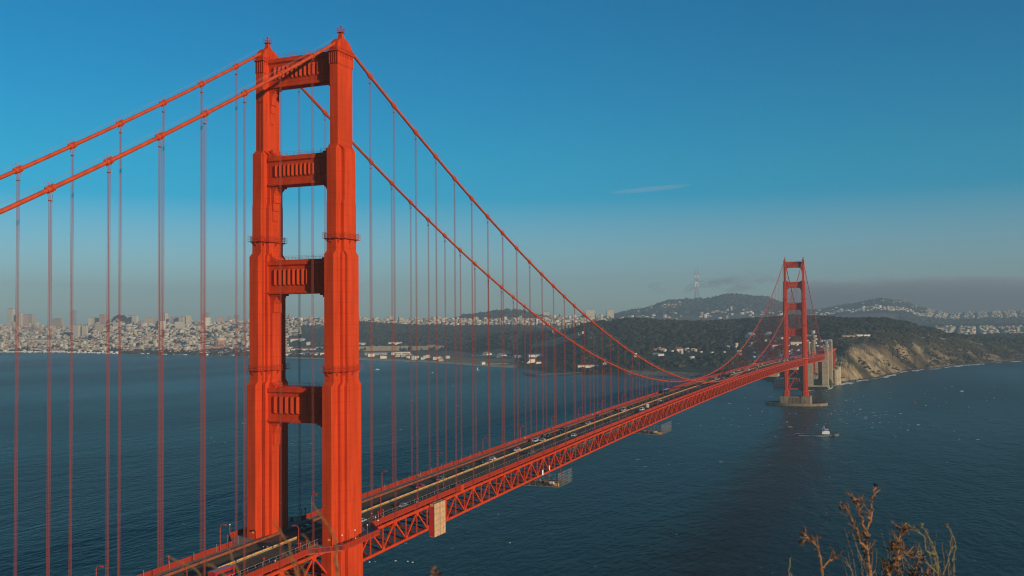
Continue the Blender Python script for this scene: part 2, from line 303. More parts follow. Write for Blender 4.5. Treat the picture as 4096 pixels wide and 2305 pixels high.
COLS = {  # px: [(w, z) ...] after the beach
 -700: [(4900, 5), (5400, 30), (6000, 80), (6500, 100), (7200, 80), (9300, 60)],
 0: [(4700, 6), (5300, 32), (5900, 85), (6400, 100), (7000, 80), (9300, 60)],
 300: [(4600, 6), (5300, 35), (5900, 80), (6400, 94), (7000, 70), (9300, 60)],
 425: [(4520, 6), (5250, 40), (5800, 95), (6200, 118), (7000, 80), (9300, 60)],
 480: [(4480, 6), (5200, 45), (5700, 100), (6020, 158), (6400, 120), (7000, 80), (9300, 60)],
 540: [(4450, 6), (5200, 45), (5700, 98), (6100, 124), (7000, 80), (9300, 60)],
 800: [(4250, 6), (5100, 40), (5700, 95), (6200, 118), (7000, 80), (9300, 60)],
 1000: [(4050, 6), (5000, 38), (5600, 95), (6000, 112), (7000, 80), (9300, 60)],
 1150: [(3950, 6), (4400, 20), (4800, 70), (5400, 136), (6500, 110), (9300, 60)],
 1300: [(3900, 6), (4200, 20), (4700, 78), (5300, 130), (6500, 110), (9300, 60)],
 1400: [(3700, 8), (3950, 22), (4300, 88), (4700, 112), (5600, 122), (7000, 90), (9300, 60)],
 1550: [(3650, 8), (3900, 22), (4300, 60), (4800, 86), (5600, 122), (7000, 90), (9300, 60)],
 1700: [(3500, 6), (3800, 22), (4300, 58), (4700, 66), (5600, 120), (7000, 90), (9300, 60)],
 1850: [(3400, 6), (3700, 30), (4100, 50), (4700, 62), (5600, 116), (6200, 110), (6600, 150), (7200, 90), (9300, 60)],
 2050: [(2900, 4), (3150, 8), (3600, 78), (4200, 60), (5600, 108), (6200, 120), (6600, 182), (7200, 90), (9300, 60)],
 2200: [(2600, 4), (2950, 20), (3400, 84), (4300, 60), (5600, 108), (6500, 135), (7200, 90), (9300, 60)],
 2350: [(2450, 6), (2750, 40), (3250, 112), (4000, 80), (5600, 100), (6500, 140), (7500, 110), (9300, 60)],
 2550: [(2290, 14), (2480, 38), (2800, 62), (3300, 128), (4300, 80), (6000, 90), (8200, 178), (9300, 100)],
 2680: [(2290, 18), (2480, 40), (2800, 62), (3300, 121), (4300, 80), (6000, 90), (7600, 190), (8200, 262), (9300, 150)],
 2785: [(2300, 20), (2480, 42), (2800, 62), (3300, 115), (4300, 80), (6000, 90), (7600, 190), (8200, 275), (9300, 150)],
 2930: [(2280, 20), (2480, 44), (2800, 66), (3300, 118), (4300, 80), (6000, 90), (7400, 200), (8000, 308), (9300, 150)],
 3050: [(2180, 10), (2400, 44), (2700, 70), (3250, 124), (4300, 80), (6000, 90), (7400, 180), (8000, 280), (9300, 150)],
 3150: [(2080, 12), (2300, 52), (2600, 75), (3150, 130), (4300, 80), (6000, 90), (8000, 215), (9300, 120)],
 3250: [(2010, 22), (2200, 58), (2600, 80), (3000, 129), (4300, 80), (6000, 90), (8000, 165), (9300, 120)],
 3400: [(2045, 34), (2160, 62), (2450, 76), (2950, 122), (4000, 80), (6000, 90), (8000, 212), (9300, 120)],
 3520: [(2230, 34), (2330, 66), (2520, 82), (2900, 124), (4000, 80), (6000, 80), (8000, 255), (9300, 120)],
 3600: [(2420, 34), (2500, 68), (2650, 88), (2850, 113), (3900, 70), (6000, 70), (8000, 238), (9300, 120)],
 3700: [(2560, 32), (2650, 62), (2750, 76), (2900, 86), (3900, 50), (5000, 55), (6200, 50), (8000, 175), (9300, 120)],
 3800: [(2680, 26), (2760, 50), (2850, 62), (3000, 68), (3900, 40), (4300, 48), (5400, 58), (6500, 50), (7600, 135), (9300, 100)],
 3950: [(2850, 22), (2950, 40), (3100, 48), (3500, 40), (4300, 46), (5400, 58), (6500, 50), (7600, 150), (9300, 100)],
 4096: [(2950, 24), (3050, 36), (3200, 40), (3600, 28), (4300, 44), (5400, 56), (6500, 50), (7600, 152), (9300, 100)],
 4800: [(3400, 20), (3600, 30), (4300, 30), (5400, 50), (6500, 50), (7600, 140), (9300, 100)],
}
CK = sorted(COLS)
def hgt(px, w):
    px = np.asarray(px, float); w = np.asarray(w, float); px, w = np.broadcast_arrays(px, w); s = shore(px)
    d = w - s
    res = np.zeros_like(w)
    idx = np.clip(np.searchsorted(CK, px)-1, 0, len(CK)-2); k0 = np.array(CK)[idx]; k1 = np.array(CK)[idx+1]
    t = np.clip((px-k0)/(k1-k0), 0, 1); t = t*t*(3-2*t)
    ev = np.zeros((len(CK),)+w.shape)
    for i, k in enumerate(CK):
        sk = float(np.interp(k, SX, SW)); L = COLS[k]
        xs = [sk-60, sk, sk+14]+[a for a, b in L]; zs = [-4, 0, 1.8]+[b for a, b in L]
        ww = np.where(w < sk+14, w - s + sk, w) if True else w
        # shift the near part so that the local shore is where shore() says
        f = np.clip(1-(w-s)/500.0, 0, 1); ww = w + (sk - s)*f
        ev[i] = np.interp(ww, xs, zs)
    res = np.take_along_axis(ev, idx[None], 0)[0]*(1-t) + np.take_along_axis(ev, (idx+1)[None], 0)[0]*t
    land = np.clip(d/60, 0, 1)
    x = px*w/FPX
    res = res + land*(fbm(x/160, w/160, 11, 4)-0.47)*np.clip((w-s)/400, 0.1, 1)*22*np.where((px < 1500) | (px > 2250), 1, .4)
    steep = np.exp(-((w-s-90)/110.0)**2)*(px > 3325)
    res = res + land*steep*(np.abs(fbm((x+.5*(w-s))/34, w/190, 21, 4)-0.48)*52-6) + land*(px > 3325)*(w-s < 420)*(fbm(x/9, w/14, 23, 3)-.45)*9
    return np.where(d < 0, np.minimum(res, -0.5), res)
def PW(px, w):
    """ground-plan position of image column px at depth w"""
    s = (np.asarray(px, float)-2048)/FPX; w = np.asarray(w, float)
    return CAM[0]+w*(FW[0]/math.cos(PIT)+_r[0]*s), CAM[1]+w*(FW[1]/math.cos(PIT)+_r[1]*s)
def G(px, w):
    x, y = PW(px, w); return float(x), float(y), float(hgt(px, w))

def forest_band(px):
    a = np.interp(px, [1080, 1180, 1300, 1400, 1550, 1700, 1900, 2050, 2200, 2300, 2500, 3000, 3100, 3250, 3340, 3400, 3550, 3700, 3850, 4096, 4800],
                  [9e3, 4250, 3980, 3880, 3880, 3700, 3480, 3260, 2960, 2330, 2290, 2270, 2330, 2430, 2480, 2560, 2610, 2760, 2930, 3120, 3700])
    b = np.interp(px, [1080, 1180, 1300, 1400, 1550, 1700, 1900, 2050, 2200, 2350, 3000, 3400, 3700, 3850, 4096, 4800],
                  [9e3, 4600, 4750, 5150, 5250, 5250, 5200, 5150, 4600, 3700, 3600, 3450, 3500, 3900, 4200, 4400])
    return a, b

# land
PXS = np.concatenate([np.arange(-700, 2200, 16), np.arange(2200, 3300, 12), np.arange(3300, 4130, 4.5), np.arange(4130, 4820, 20)])
T = np.linspace(0, 1, 230)**1.75
s0 = shore(PXS)
WW = (s0[:, None]-30) + (9200-s0[:, None]+30)*T[None, :]
PXg = np.repeat(PXS[:, None], len(T), 1); ZZ = hgt(PXg, WW); XX, YY = PW(PXg, WW)
def land_cols(px, w, z, x, y):
    s = shore(px); d = w-s; n = px.shape
    n1 = fbm(x/55, y/55, 31, 4); n2 = fbm(x/13, y/13, 33, 3)
    def c(a): return np.array(a)[None, None, :]
    urban = c((0.135, 0.118, 0.092))+(n2[..., None]-.5)*0.08
    wood = c((0.032, 0.036, 0.022))*(0.6+n1[..., None]*0.9)
    sand = c((0.42, 0.34, 0.22)); grass = c((0.23, 0.19, 0.08))*(0.75+0.5*n1[..., None])
    dgrass = c((0.045, 0.055, 0.028))*(0.7+0.6*n1[..., None])
    fa, fb = forest_band(px)
    o = np.broadcast_to(urban, n+(3,)).copy()
    def mixin(mask, colr): 
        m = np.clip(mask, 0, 1)[..., None]; o[:] = o*(1-m)+colr*m
    mixin((w > fa-40) & (w < fb+60), wood)
    mixin((px > 2280) & (px < 3320) & (w < fb), dgrass*0.8)
    mixin((px > 3000) & (px < 3330) & (w > 2120) & (w < 2420) & (n1 > .40), c((0.12, 0.10, 0.08)))
    mixin((px > 2500) & (px < 3000) & (d < 40), c((0.13, 0.115, 0.085))*(0.6+n2[..., None]))
    mixin((px > 1080) & (px < 2060) & (d < 420) & (w < fa), grass)
    mixin((px >= 2060) & (px < 2330) & (w < fa), dgrass)
    mixin((px > 980) & (px < 2060) & (d < 70+60*n1), sand)
    mixin((px <= 980) & (d < 60), c((0.20, 0.165, 0.11)))
    mixin((px > 2400) & (px < 3700) & (w > 6800), wood*0.8+0.004)
    mixin((px > 1840) & (px < 2240) & (w > 6150) & (w < 7000), wood)
    mixin((px > 3600) & (w > 5500) & (w < 7050), wood)
    # bluffs on the west side
    cl = (px > 3325) & (w < fa+20)
    # warped stripes running down the slope
    xr = x*0.95+y*0.30; yr = y*0.95-x*0.30
    st = fbm((x+1.1*z)/24+n1*1.2, (w-z*1.2)/170, 41, 5); st2 = fbm(x/60+3, w/90, 43, 4)
    bare = np.clip((st*0.7+st2*0.45-0.565)*13+0.3, 0, 1)*np.clip(1.35-(d/330.0)**2, 0, 1)
    for pc, wd_, am in ((3440, 26, .5), (3500, 16, .45), (3600, 34, .6), (3655, 20, .35), (3725, 26, .55), (3790, 34, .6), (3850, 36, .6), (3955, 26, .4), (4040, 40, .45)):
        bare = np.clip(bare+am*np.exp(-((px-pc+.26*d)/wd_)**2)*np.clip((st-.30)*5, 0, 1)*np.clip(1.3-(d/270.0)**2, 0, 1), 0, 1)
    tan = c((0.34, 0.245, 0.13))*(0.7+0.55*n2[..., None]); red = c((0.27, 0.155, 0.075)); scrub = c((0.045, 0.044, 0.022))*(0.55+0.9*n2[..., None]); brown = c((0.085, 0.058, 0.026))*(.7+.6*n2[..., None])
    cc = brown*(1-np.clip(st2*3-.9, 0, 1)[..., None])+scrub*np.clip(st2*3-.9, 0, 1)[..., None]
    dk = np.clip((d-115)/110., 0, 1)*np.clip((px-3480)/160., 0, 1)*np.clip((fbm(x/42+9, y/42, 49, 4)-.36)*9, 0, 1)
    cc = cc*(1-dk[..., None])+scrub*dk[..., None]; bare = bare*(1-.85*dk)
    rr = np.clip(fbm(x/70, y/70, 47, 2)*4-2.1, 0, 1)[..., None]*np.clip((px-3400)/300, .3, 1)[..., None]
    tt = tan*(1-rr)+red*rr
    cc = cc*(1-bare[..., None])+tt*bare[..., None]
    mixin(cl, cc)
    mixin((px > 3325) & (d < 9), c((0.06, 0.052, 0.04)))
    road = (px > 3300) & (np.abs(w-(fa-25)) < 7); mixin(road, c((0.34, 0.26, 0.17)))
    return o
CC = land_cols(PXg, WW, ZZ, XX, YY)
nx, ny = PXg.shape
idx = np.arange(nx*ny).reshape(nx, ny)
F = np.stack([idx[:-1, :-1], idx[1:, :-1], idx[1:, 1:], idx[:-1, 1:]], -1).reshape(-1, 4)
M['land'] = mat('land_cover', (0.1, 0.1, 0.1), 0.95, vc='col', var=0.35, vscale=0.06, bump=0.5, bscale=0.12, dist=2.0, spec=0.1)
tag(np_mesh('terrain', np.stack([XX, YY, ZZ], -1).reshape(-1, 3), F, 'land', cols=CC.reshape(-1, 3), smooth=True), 'far shore of wooded hills, grassy flats and tan sea bluffs', kind='structure')

# ------------------------------------------------------------------ woods (leafy clumps spread over the ground)
def ico(sub):
    b = bmesh.new(); bmesh.ops.create_icosphere(b, subdivisions=sub, radius=1); v = np.array([x.co[:] for x in b.verts]); f = np.array([[q.index for q in x.verts] for x in b.faces]); b.free(); return v, f
ICO1, ICO2 = ico(1), ico(2)
def clumps(name, px, w, r, base, label, lod=None, flat=0.75, colj=0.35, matn='woods', lift=0.35):
    """one crown of ragged facets per (px, w)"""
    out = []
    for (V0, F0), sel in ((ICO2, (lod == 1)), (ICO1, (lod == 0))):
        k = int(sel.sum())
        if not k: continue
        p, ww, rr = px[sel], w[sel], r[sel]; x, y = PW(p, ww); z = hgt(p, ww)
        jit = RNG.uniform(0.62, 1.3, (k, len(V0), 1))
        V = V0[None]*jit*rr[:, None, None]*np.array([1, 1, flat])[None, None]
        V += np.stack([x, y, z+rr*lift], -1)[:, None]
        patch = 0.45+1.1*fbm(p/90., ww/160., 401, 3)[:, None, None]
        c = np.array(base)[None, None]*patch*RNG.uniform(1-colj, 1+colj, (k, 1, 1))*RNG.uniform(0.75, 1.25, (k, len(V0), 1))*np.ones((1, 1, 3))
        hue = RNG.uniform(-0.25, 0.45, (k, 1)); c[..., 0] *= 1+hue
        Fk = F0[None]+(np.arange(k)*len(V0))[:, None, None]
        out.append((V.reshape(-1, 3), Fk.reshape(-1, 3), c.reshape(-1, 3)))
    o = 0; Vs, Fs, Cs = [], [], []
    for V, F_, c in out: Vs.append(V); Fs.append(F_+o); Cs.append(c); o += len(V)
    return tag(np_mesh(name, np.concatenate(Vs), np.concatenate(Fs), matn, cols=np.clip(np.concatenate(Cs), 0, 1)), label, kind='stuff')
M['woods'] = mat('woodland_foliage', (0.04, 0.045, 0.025), 0.95, vc='col', var=0.4, vscale=0.35, spec=0.05)
def scatter(n, px0, px1, wfun, seed):
    g = np.random.default_rng(seed); px = g.uniform(px0, px1, n); a, b = wfun(px); u = g.uniform(0, 1, n); w = a+(b-a)*u
    keep = g.uniform(0, 1, n) < (w/np.max(w)); return px[keep], w[keep], g
px, w, g = scatter(24000, 2250, 4400, forest_band, 1)
k = (hgt(px, w) > 3); px, w = px[k], w[k]
clear = ((px > 2480) & (px < 3300) & (w > 2390) & (w < 2640) & (fbm(px/60, w/60, 61, 3) > 0.36)) | ((px > 3000) & (px < 3330) & (w < 2440) & (fbm(px/40, w/60, 63, 3) > 0.42)) | ((px>2500)&(px<3000)&(w<2440)&(g.uniform(0,1,len(px))<.25))
px, w = px[~clear], w[~clear]
r = g.uniform(3.6, 9.8, len(px))*np.where(w < 2500, 0.75, 1.0)*(0.75+0.6*fbm(px/45, w/70, 71, 3))
clumps('presidio_woods'.replace('presidio_', 'hillside_'), px, w, r, (0.032, 0.035, 0.019), 'dense dark woods covering the hills behind the far tower', lod=(w < 3300).astype(int))
px, w, g = scatter(17000, 1150, 2250, forest_band, 2); k = w < 6000; px, w = px[k], w[k]
k = ~((w < 4060) & (px < 1720) & (fbm(px/25, w/70, 81, 3) > 0.46)); px, w = px[k], w[k]
clumps('bayside_woods', px, w, g.uniform(5, 10, len(px)), (0.034, 0.038, 0.022), 'dark woods between the grassy bayfront and the city ridge', lod=np.zeros(len(px), int))
px, w, g = scatter(5200, 2420, 3700, lambda p: (np.where(p < 3280, 7150, 7350)+0*p, 8350+0*p), 3)
k = ~((px > 2420) & (px < 2700) & (w < 8000) & (fbm(px/40, w/200, 91, 2) > 0.5)); px, w = px[k], w[k]
clumps('ridge_woods', px, w, g.uniform(12, 24, len(px)), (0.040, 0.045, 0.030), 'hazy wooded ridges on the far skyline', lod=np.zeros(len(px), int), lift=0.25)
g = np.random.default_rng(4); px = np.concatenate([g.uniform(1850, 2200, 900), g.uniform(3600, 4400, 2600)]); w = np.concatenate([g.uniform(6200, 6900, 900), g.uniform(5550, 7000, 2600)])
clumps('park_woods', px, w, g.uniform(11, 20, len(px)), (0.040, 0.046, 0.030), 'dark park woods in bands between the distant house blocks', lod=np.zeros(len(px), int), lift=0.3)
# city greenery
px = np.concatenate([g.uniform(-200, 1330, 5200), g.uniform(430, 1050, 700)]); s_ = shore(px); w = s_+60+g.uniform(0, 1, len(px))**1.3*2400; w[5200:] = s_[5200:]+90+g.uniform(0, 1, 700)*230
belt = ((px > 440) & (px < 560)) | ((px > 600) & (px < 870)) | (px > 900) | (g.uniform(0, 1, len(px)) < .35)
near = (w-s_ < 420); keep = np.where(near, belt, g.uniform(0, 1, len(px)) < 0.75); px, w = px[keep], w[keep]
px = np.concatenate([px, g.uniform(452, 512, 170), g.uniform(1180, 1330, 250)]); w = np.concatenate([w, g.uniform(5880, 6120, 170), g.uniform(4250, 4800, 250)])
clumps('city_trees', px, w, g.uniform(5, 11, len(px))*np.where((px > 450) & (px < 514) & (w > 5800), 1.7, 1), (0.044, 0.047, 0.03), 'dark street and park trees among the pale city houses', lod=np.zeros(len(px), int))
# coastal scrub on the bluffs
px = g.uniform(3330, 4300, 11000); s_ = shore(px); fa, _ = forest_band(px); w = s_+25+(fa-s_-20)*g.uniform(0, 1, len(px))**0.8
x_, y_ = PW(px, w); k = (fbm(x_/60, w/90, 43, 4) > 0.40) & (fbm((x_+1.1*hgt(px, w))/24, (w-hgt(px, w)*1.2)/170, 41, 5) < 0.5)
px, w = px[k], w[k]
clumps('coastal_scrub', px, w, g.uniform(1.0, 4.8, len(px)), (0.062, 0.056, 0.028), 'low brown green scrub on the tan bluffs', lod=np.zeros(len(px), int), flat=0.5)
# shore rocks
px = np.concatenate([g.uniform(3330, 4300, 500), g.uniform(3060, 3300, 60)]); w = shore(px)+g.uniform(-7, 10, len(px))
M['rock'] = mat('wet_rock', (0.06, 0.052, 0.042), 0.8, vc='col', var=0.3, vscale=0.5)
clumps('shore_rocks', px, w, g.uniform(1.2, 4.2, len(px)), (0.055, 0.048, 0.04), 'dark wet rocks along the foot of the bluffs', lod=np.zeros(len(px), int), flat=0.6, matn='rock', lift=0)

# ------------------------------------------------------------------ surf
def surf_mat():
    m = bpy.data.materials.new('surf_foam'); m.use_nodes = True; n = m.node_tree; b = n.nodes['Principled BSDF']
    b.inputs['Base Color'].default_value = (0.85, 0.83, 0.78, 1); b.inputs['Roughness'].default_value = 0.9
    a = n.nodes.new('ShaderNodeAttribute'); a.attribute_name = 'col'
    tc = n.nodes.new('ShaderNodeTexCoord'); t = n.nodes.new('ShaderNodeTexNoise'); t.inputs['Scale'].default_value = 0.11; t.inputs['Detail'].default_value = 6; n.links.new(tc.outputs['Object'], t.inputs['Vector'])
    q = n.nodes.new('ShaderNodeMath'); q.operation = 'ADD'; n.links.new(t.outputs['Fac'], q.inputs[0]); n.links.new(a.outputs['Fac'], q.inputs[1])
    r = n.nodes.new('ShaderNodeValToRGB'); r.color_ramp.elements[0].position = 0.90; r.color_ramp.elements[1].position = 1.02; n.links.new(q.outputs[0], r.inputs['Fac'])
    n.links.new(r.outputs[0], b.inputs['Alpha']); return m
M['surf'] = surf_mat()
pp = np.arange(3180, 4300, 4.0); offs = np.array([4, -5, -20, -42, -75]); amp = np.array([0.62, 0.72, 0.62, 0.40, 0.0])
ww = shore(pp)[:, None]+offs[None]*(0.5+1.4*fbm(pp/40, pp*0, 101, 3))[:, None]*np.where(pp < 3330, .6, 1)[:, None]
PG = np.repeat(pp[:, None], 5, 1); x_, y_ = PW(PG, ww); a_ = amp[None]+(fbm(PG/22, ww/60, 103, 3)-.52)*1.5-np.where(pp < 3290, .22, 0)[:, None]; a_[:, -1] = 0
id5 = np.arange(len(pp)*5).reshape(len(pp), 5); F5 = np.stack([id5[:-1, :-1], id5[1:, :-1], id5[1:, 1:], id5[:-1, 1:]], -1).reshape(-1, 4)
V5 = np.stack([x_, y_, np.full_like(x_, 0.25)], -1).reshape(-1, 3)
tag(np_mesh('surf_foam', V5, F5, 'surf', cols=np.repeat(np.clip(a_, 0, 1).reshape(-1, 1), 3, 1)), 'white surf breaking along the foot of the bluffs', kind='stuff')

# breaking crests
g = np.random.default_rng(55); V, F_ = [], []
for a, c_, e, f_, n_ in ((2500, 3950, 1560, 1800, 150), (3120, 3560, 1640, 1720, 60), (3300, 4050, 1500, 1640, 40), (1300, 2600, 1500, 1800, 40), (100, 4000, 1500, 2200, 50)):
    for i in range(n_):
        px_, py_ = g.uniform(a, c_), e+(f_-e)*g.beta(2, 3.2)
        if fbm(np.array(px_/90.), np.array(py_/16.), 57, 3) < .40: continue
        q = on_z(px_, py_, 0); w_ = float(np.dot(q-CAM, FW))
        if w_ > float(shore(px_))-25 or (abs(q[0]) < 50 and abs(q[1]-1280) < 40): continue
        ln_ = (.5+g.exponential(.9))*(1.0 if w_ > 900 else .5); h_ = min(.6, .12+g.exponential(.16))*(1.0 if w_ > 900 else .5); an = -YAW+g.normal(0.15, .35); ca, sa = math.cos(an), math.sin(an); o_ = len(V)
        for t_, hh, dd in ((-1, 0.05, .1), (-.3, 1, .5), (.45, .75, .5), (1, 0.05, .1)):
            for k_, zz in ((-1, .02), (0, hh), (1, .02)): V.append((q[0]+ca*t_*ln_-sa*k_*dd, q[1]+sa*t_*ln_+ca*k_*dd, zz*h_ if k_ == 0 else .03))
        for s_ in range(3):
            for k_ in (0, 1): F_.append((o_+3*s_+k_, o_+3*s_+3+k_, o_+3*s_+4+k_, o_+3*s_+1+k_))
M['cap'] = mat('whitecap_foam', (0.55, 0.55, 0.50), .9)
tag(np_mesh('whitecap_foam', V, F_, 'cap'), 'scattered small white crests on the choppy water', kind='stuff')

# ------------------------------------------------------------------ headland under the camera (below the frame)
hd = []; nr = 26; na = 40
for i in range(nr+1):
    rr = 150*(i/nr)**1.3; zz = 135.2-max(0, rr-1.2)*0.93
    hd.append([(CAM[0]+rr*math.cos(2*math.pi*j/na)+0.0, CAM[1]+rr*math.sin(2*math.pi*j/na), zz+(random.uniform(-.1, .1)*min(rr, 8) if i else 0)) for j in range(na)])
M['hill'] = mat('dry_hillside', (0.16, 0.11, 0.055), 0.95, col2=(0.07, 0.06, 0.03), vscale=0.3, bump=0.6, bscale=1.0)
tag(MB().loft(hd, cap=False).build('hillside_ground', 'hill'), 'dry brown hillside dropping away below the viewpoint', kind='structure')

# ================================================================== THE BRIDGE
SP = 15.24; L = 84*SP; HM = L/2; ZT, ZM = 222.789, 79.28
def zcab(y):
    if 0 <= y <= L: return ZM+(ZT-ZM)*((y-HM)/HM)**2
    d = -y if y < 0 else y-L
    return ZT-0.5945*d+0.0004*d*d
def ztc(y):       # top of the stiffening truss
    if 0 <= y <= L: return 69.7+6.7*(1-((y-HM)/HM)**2)
    return 69.7-0.020*(-y if y < 0 else y-L)
road_z = lambda y: ztc(y)+0.40
YA, YB = -345.0, L+345.0
bridge = empty('suspension_bridge')
tag(bridge, 'long orange red suspension bridge with two stepped towers crossing the strait', 'bridge')

def plan(cx, q):
    w0, a0, w1, a1, w2, a2 = q
    h = [(w0, -a0), (w0, -a1), (w1, -a1), (w1, -a2), (w2, -a2), (w2, a2), (w1, a2), (w1, a1), (w0, a1), (w0, a0)]
    return [(cx+x, y) for x, y in h]+[(cx-x, y) for x, y in reversed(h)]
Q00 = (1.75, 8.7, 2.75, 5.2, 3.9, 3.0); Q0 = (1.6, 8.25, 2.55, 4.9, 3.55, 2.8); Q1 = (1.62, 7.0, 2.55, 3.5, 3.4, 2.15); Q2a = (1.62, 5.6, 2.45, 3.0, 2.75, 2.95); Q2 = (1.62, 5.45, 2.66, 2.45, 2.70, 2.40); Q3 = (1.38, 4.1, 1.40, 4.05, 1.42, 4.0)
QB = (2.5, 9.6, 3.6, 6.0, 4.7, 3.8)
levels = [(13, QB), (21, QB), (22.2, Q00), (68.4, Q00), (69.6, Q0), (116.9, Q0), (118.1, Q1), (156.5, Q1), (157.7, Q2a), (172, Q2a), (173.6, Q2), (188.6, Q2), (190.0, Q3), (214.3, Q3)]
tower = empty('tower', parent=bridge)
def leg_mesh(cx):
    b = MB().loft([[(x, y, z) for x, y in plan(cx, q)] for z, q in levels])
    # fluted cap
    b.box(cx-1.32, cx+1.32, -4.0, 4.0, 214.3, 218.2)
    for k in range(5):
        xx = cx-1.55+0.725*k
        for s in (-1, 1): b.box(xx, xx+0.26 if k else xx+0.26, min(s*3.99, s*4.36), max(s*3.99, s*4.36), 214.5, 218.1)
    for s in (-1, 1):
        for yy in (-4.36, 4.0): pass
        b.box(cx+min(s*1.31, s*1.58), cx+max(s*1.31, s*1.58), -4.3, 4.3, 214.3, 216.9)
        for k in range(10):
            yy = -4.3+0.9*k; b.box(cx+min(s*1.31, s*1.56), cx+max(s*1.31, s*1.56), yy, yy+0.5, 216.9, 218.1)
    b.box(cx-1.85, cx+1.85, -4.75, 4.75, 218.2, 218.55)
    # plate seams
    for z in (82, 95, 108, 128, 139, 150, 166, 180, 203):
        q = Q0 if z < 117 else Q1 if z < 157 else Q2a if z < 172 else Q2 if z < 189 else Q3
        x0, y0 = q[0]+.025, q[1]+.025
        b.box(cx-x0, cx+x0, -y0, y0, z, z+0.10)
    return b
for cx in (13.7, -13.7): leg_mesh(cx).build('leg', 'paint', tower)
def strut(z0, z1, yh, xin, nf):
    b = MB(); x0, x1 = -xin, xin
    b.box(x0, x1, -yh, yh, z0, z1)
    for s in (-1, 1):
        # cornice lips
        b.loft([[(x0, s*yh*.98, z1-1.7), (x1, s*yh*.98, z1-1.7), (x1, s*(yh+.02), z1-1.7), (x0, s*(yh+.02), z1-1.7)],
                [(x0, s*yh*.98, z1-1.25), (x1, s*yh*.98, z1-1.25), (x1, s*(yh+.55), z1-1.25), (x0, s*(yh+.55), z1-1.25)],
                [(x0, s*yh*.98, z1-0.35), (x1, s*yh*.98, z1-0.35), (x1, s*(yh+.45), z1-0.35), (x0, s*(yh+.45), z1-0.35)],
                [(x0, s*yh*.98, z1-0.02), (x1, s*yh*.98, z1-0.02), (x1, s*(yh+.05), z1-0.02), (x0, s*(yh+.05), z1-0.02)]])
        b.loft([[(x0, s*yh*.98, z0-0.0), (x1, s*yh*.98, z0-0.0), (x1, s*(yh+.5), z0-0.0), (x0, s*(yh+.5), z0-0.0)],
                [(x0, s*yh*.98, z0+0.45), (x1, s*yh*.98, z0+0.45), (x1, s*(yh+.5), z0+0.45), (x0, s*(yh+.5), z0+0.45)],
                [(x0, s*yh*.98, z0+0.9), (x1, s*yh*.98, z0+0.9), (x1, s*(yh+.03), z0+0.9), (x0, s*(yh+.03), z0+0.9)]])
        # sawtooth fluting
        fx0, fx1 = -xin+1.9, xin-1.9; p = (fx1-fx0)/nf; za, zb = z0+2.3, z1-2.6
        for k in range(nf):
            a = fx0+p*k; c = a+p; e = a+p*0.42; d = 0.62
            yb = s*(yh-0.01)
            b.add([(a, yb, za), (c, yb, za), (e, s*(yh+d), za+0.7), (a, yb, zb), (c, yb, zb), (e, s*(yh+d), zb-0.25)],
                  [(0, 1, 2), (3, 5, 4), (0, 2, 5, 3), (1, 4, 5, 2), (0, 3, 4, 1)])
    b.box(x0+2.5, x1-2.5, -yh*.7, yh*.7, z1, z1+0.35)
    return b
def haunch(z0, yh, xin, big, sides=(-1, 1)):
    """stepped corner brackets under a strut, and small ones above the strut below"""
    b = MB(); st = [(5.2, 0.55), (3.6, 0.6), (3.0, 0.6)]
    for s in sides:
        def bx(wd, za, zb, yy): b.box(min(s*xin, s*(xin-wd)), max(s*xin, s*(xin-wd)), -yy, yy, za, zb)
        bx(3.9*big, z0-0.6, z0, yh*.92); bx(2.9*big, z0-1.2, z0-0.6, yh*.84)
        xw = [2.5*big, 1.55*big, 1.0*big, 0.55*big]; zz = [z0-1.2, z0-3.4*big, z0-6.4*big, z0-9.5*big, z0-13.5*big]
        for i in range(4):
            yy = yh*(0.76-0.06*i)
            top, bot = xw[i], (xw[i]*(0.62 if i == 0 else 0.93))
            b.loft([[(s*xin, -yy, zz[i]), (s*(xin-top), -yy, zz[i]), (s*(xin-top), yy, zz[i]), (s*xin, yy, zz[i])],
                    [(s*xin, -yy, zz[i+1]), (s*(xin-bot), -yy, zz[i+1]), (s*(xin-bot), yy, zz[i+1]), (s*xin, yy, zz[i+1])],
                    [(s*xin, -yy, zz[i+1]-.5), (s*(xin-0.05), -yy, zz[i+1]-.5), (s*(xin-0.05), yy, zz[i+1]-.5), (s*xin, yy, zz[i+1]-.5)]])
    return b
def lower_haunch(z1, yh, xin, sides=(-1, 1)):
    b = MB()
    for s in sides:
        for wd, h in ((2.7, 0.7), (1.7, 1.4), (0.8, 2.6)): b.box(min(s*xin, s*(xin-wd)), max(s*xin, s*(xin-wd)), -yh*(.95-.08*h), yh*(.95-.08*h), z1, z1+h)
    return b
STR = [(209.8, 219.0, 1.5, 12.35, 13, .8), (178.8, 187.8, 2.5, 11.15, 12, .8), (145.0, 155.2, 3.0, 11.2, 11, .9), (105.5, 116.0, 3.4, 11.15, 9, 1.15)]
for z0, z1, yh, xin, nf, bg in STR:
    s_ = strut(z0, z1, yh, xin, nf).build('strut', 'paint', tower)
    [haunch(z0, yh, xin, bg, (s,)).build('corner_bracket', 'paint', tower) for s in (-1, 1)]
    if z1 < 200: [lower_haunch(z1, yh, xin, (s,)).build('corner_step', 'paint', tower) for s in (-1, 1)]
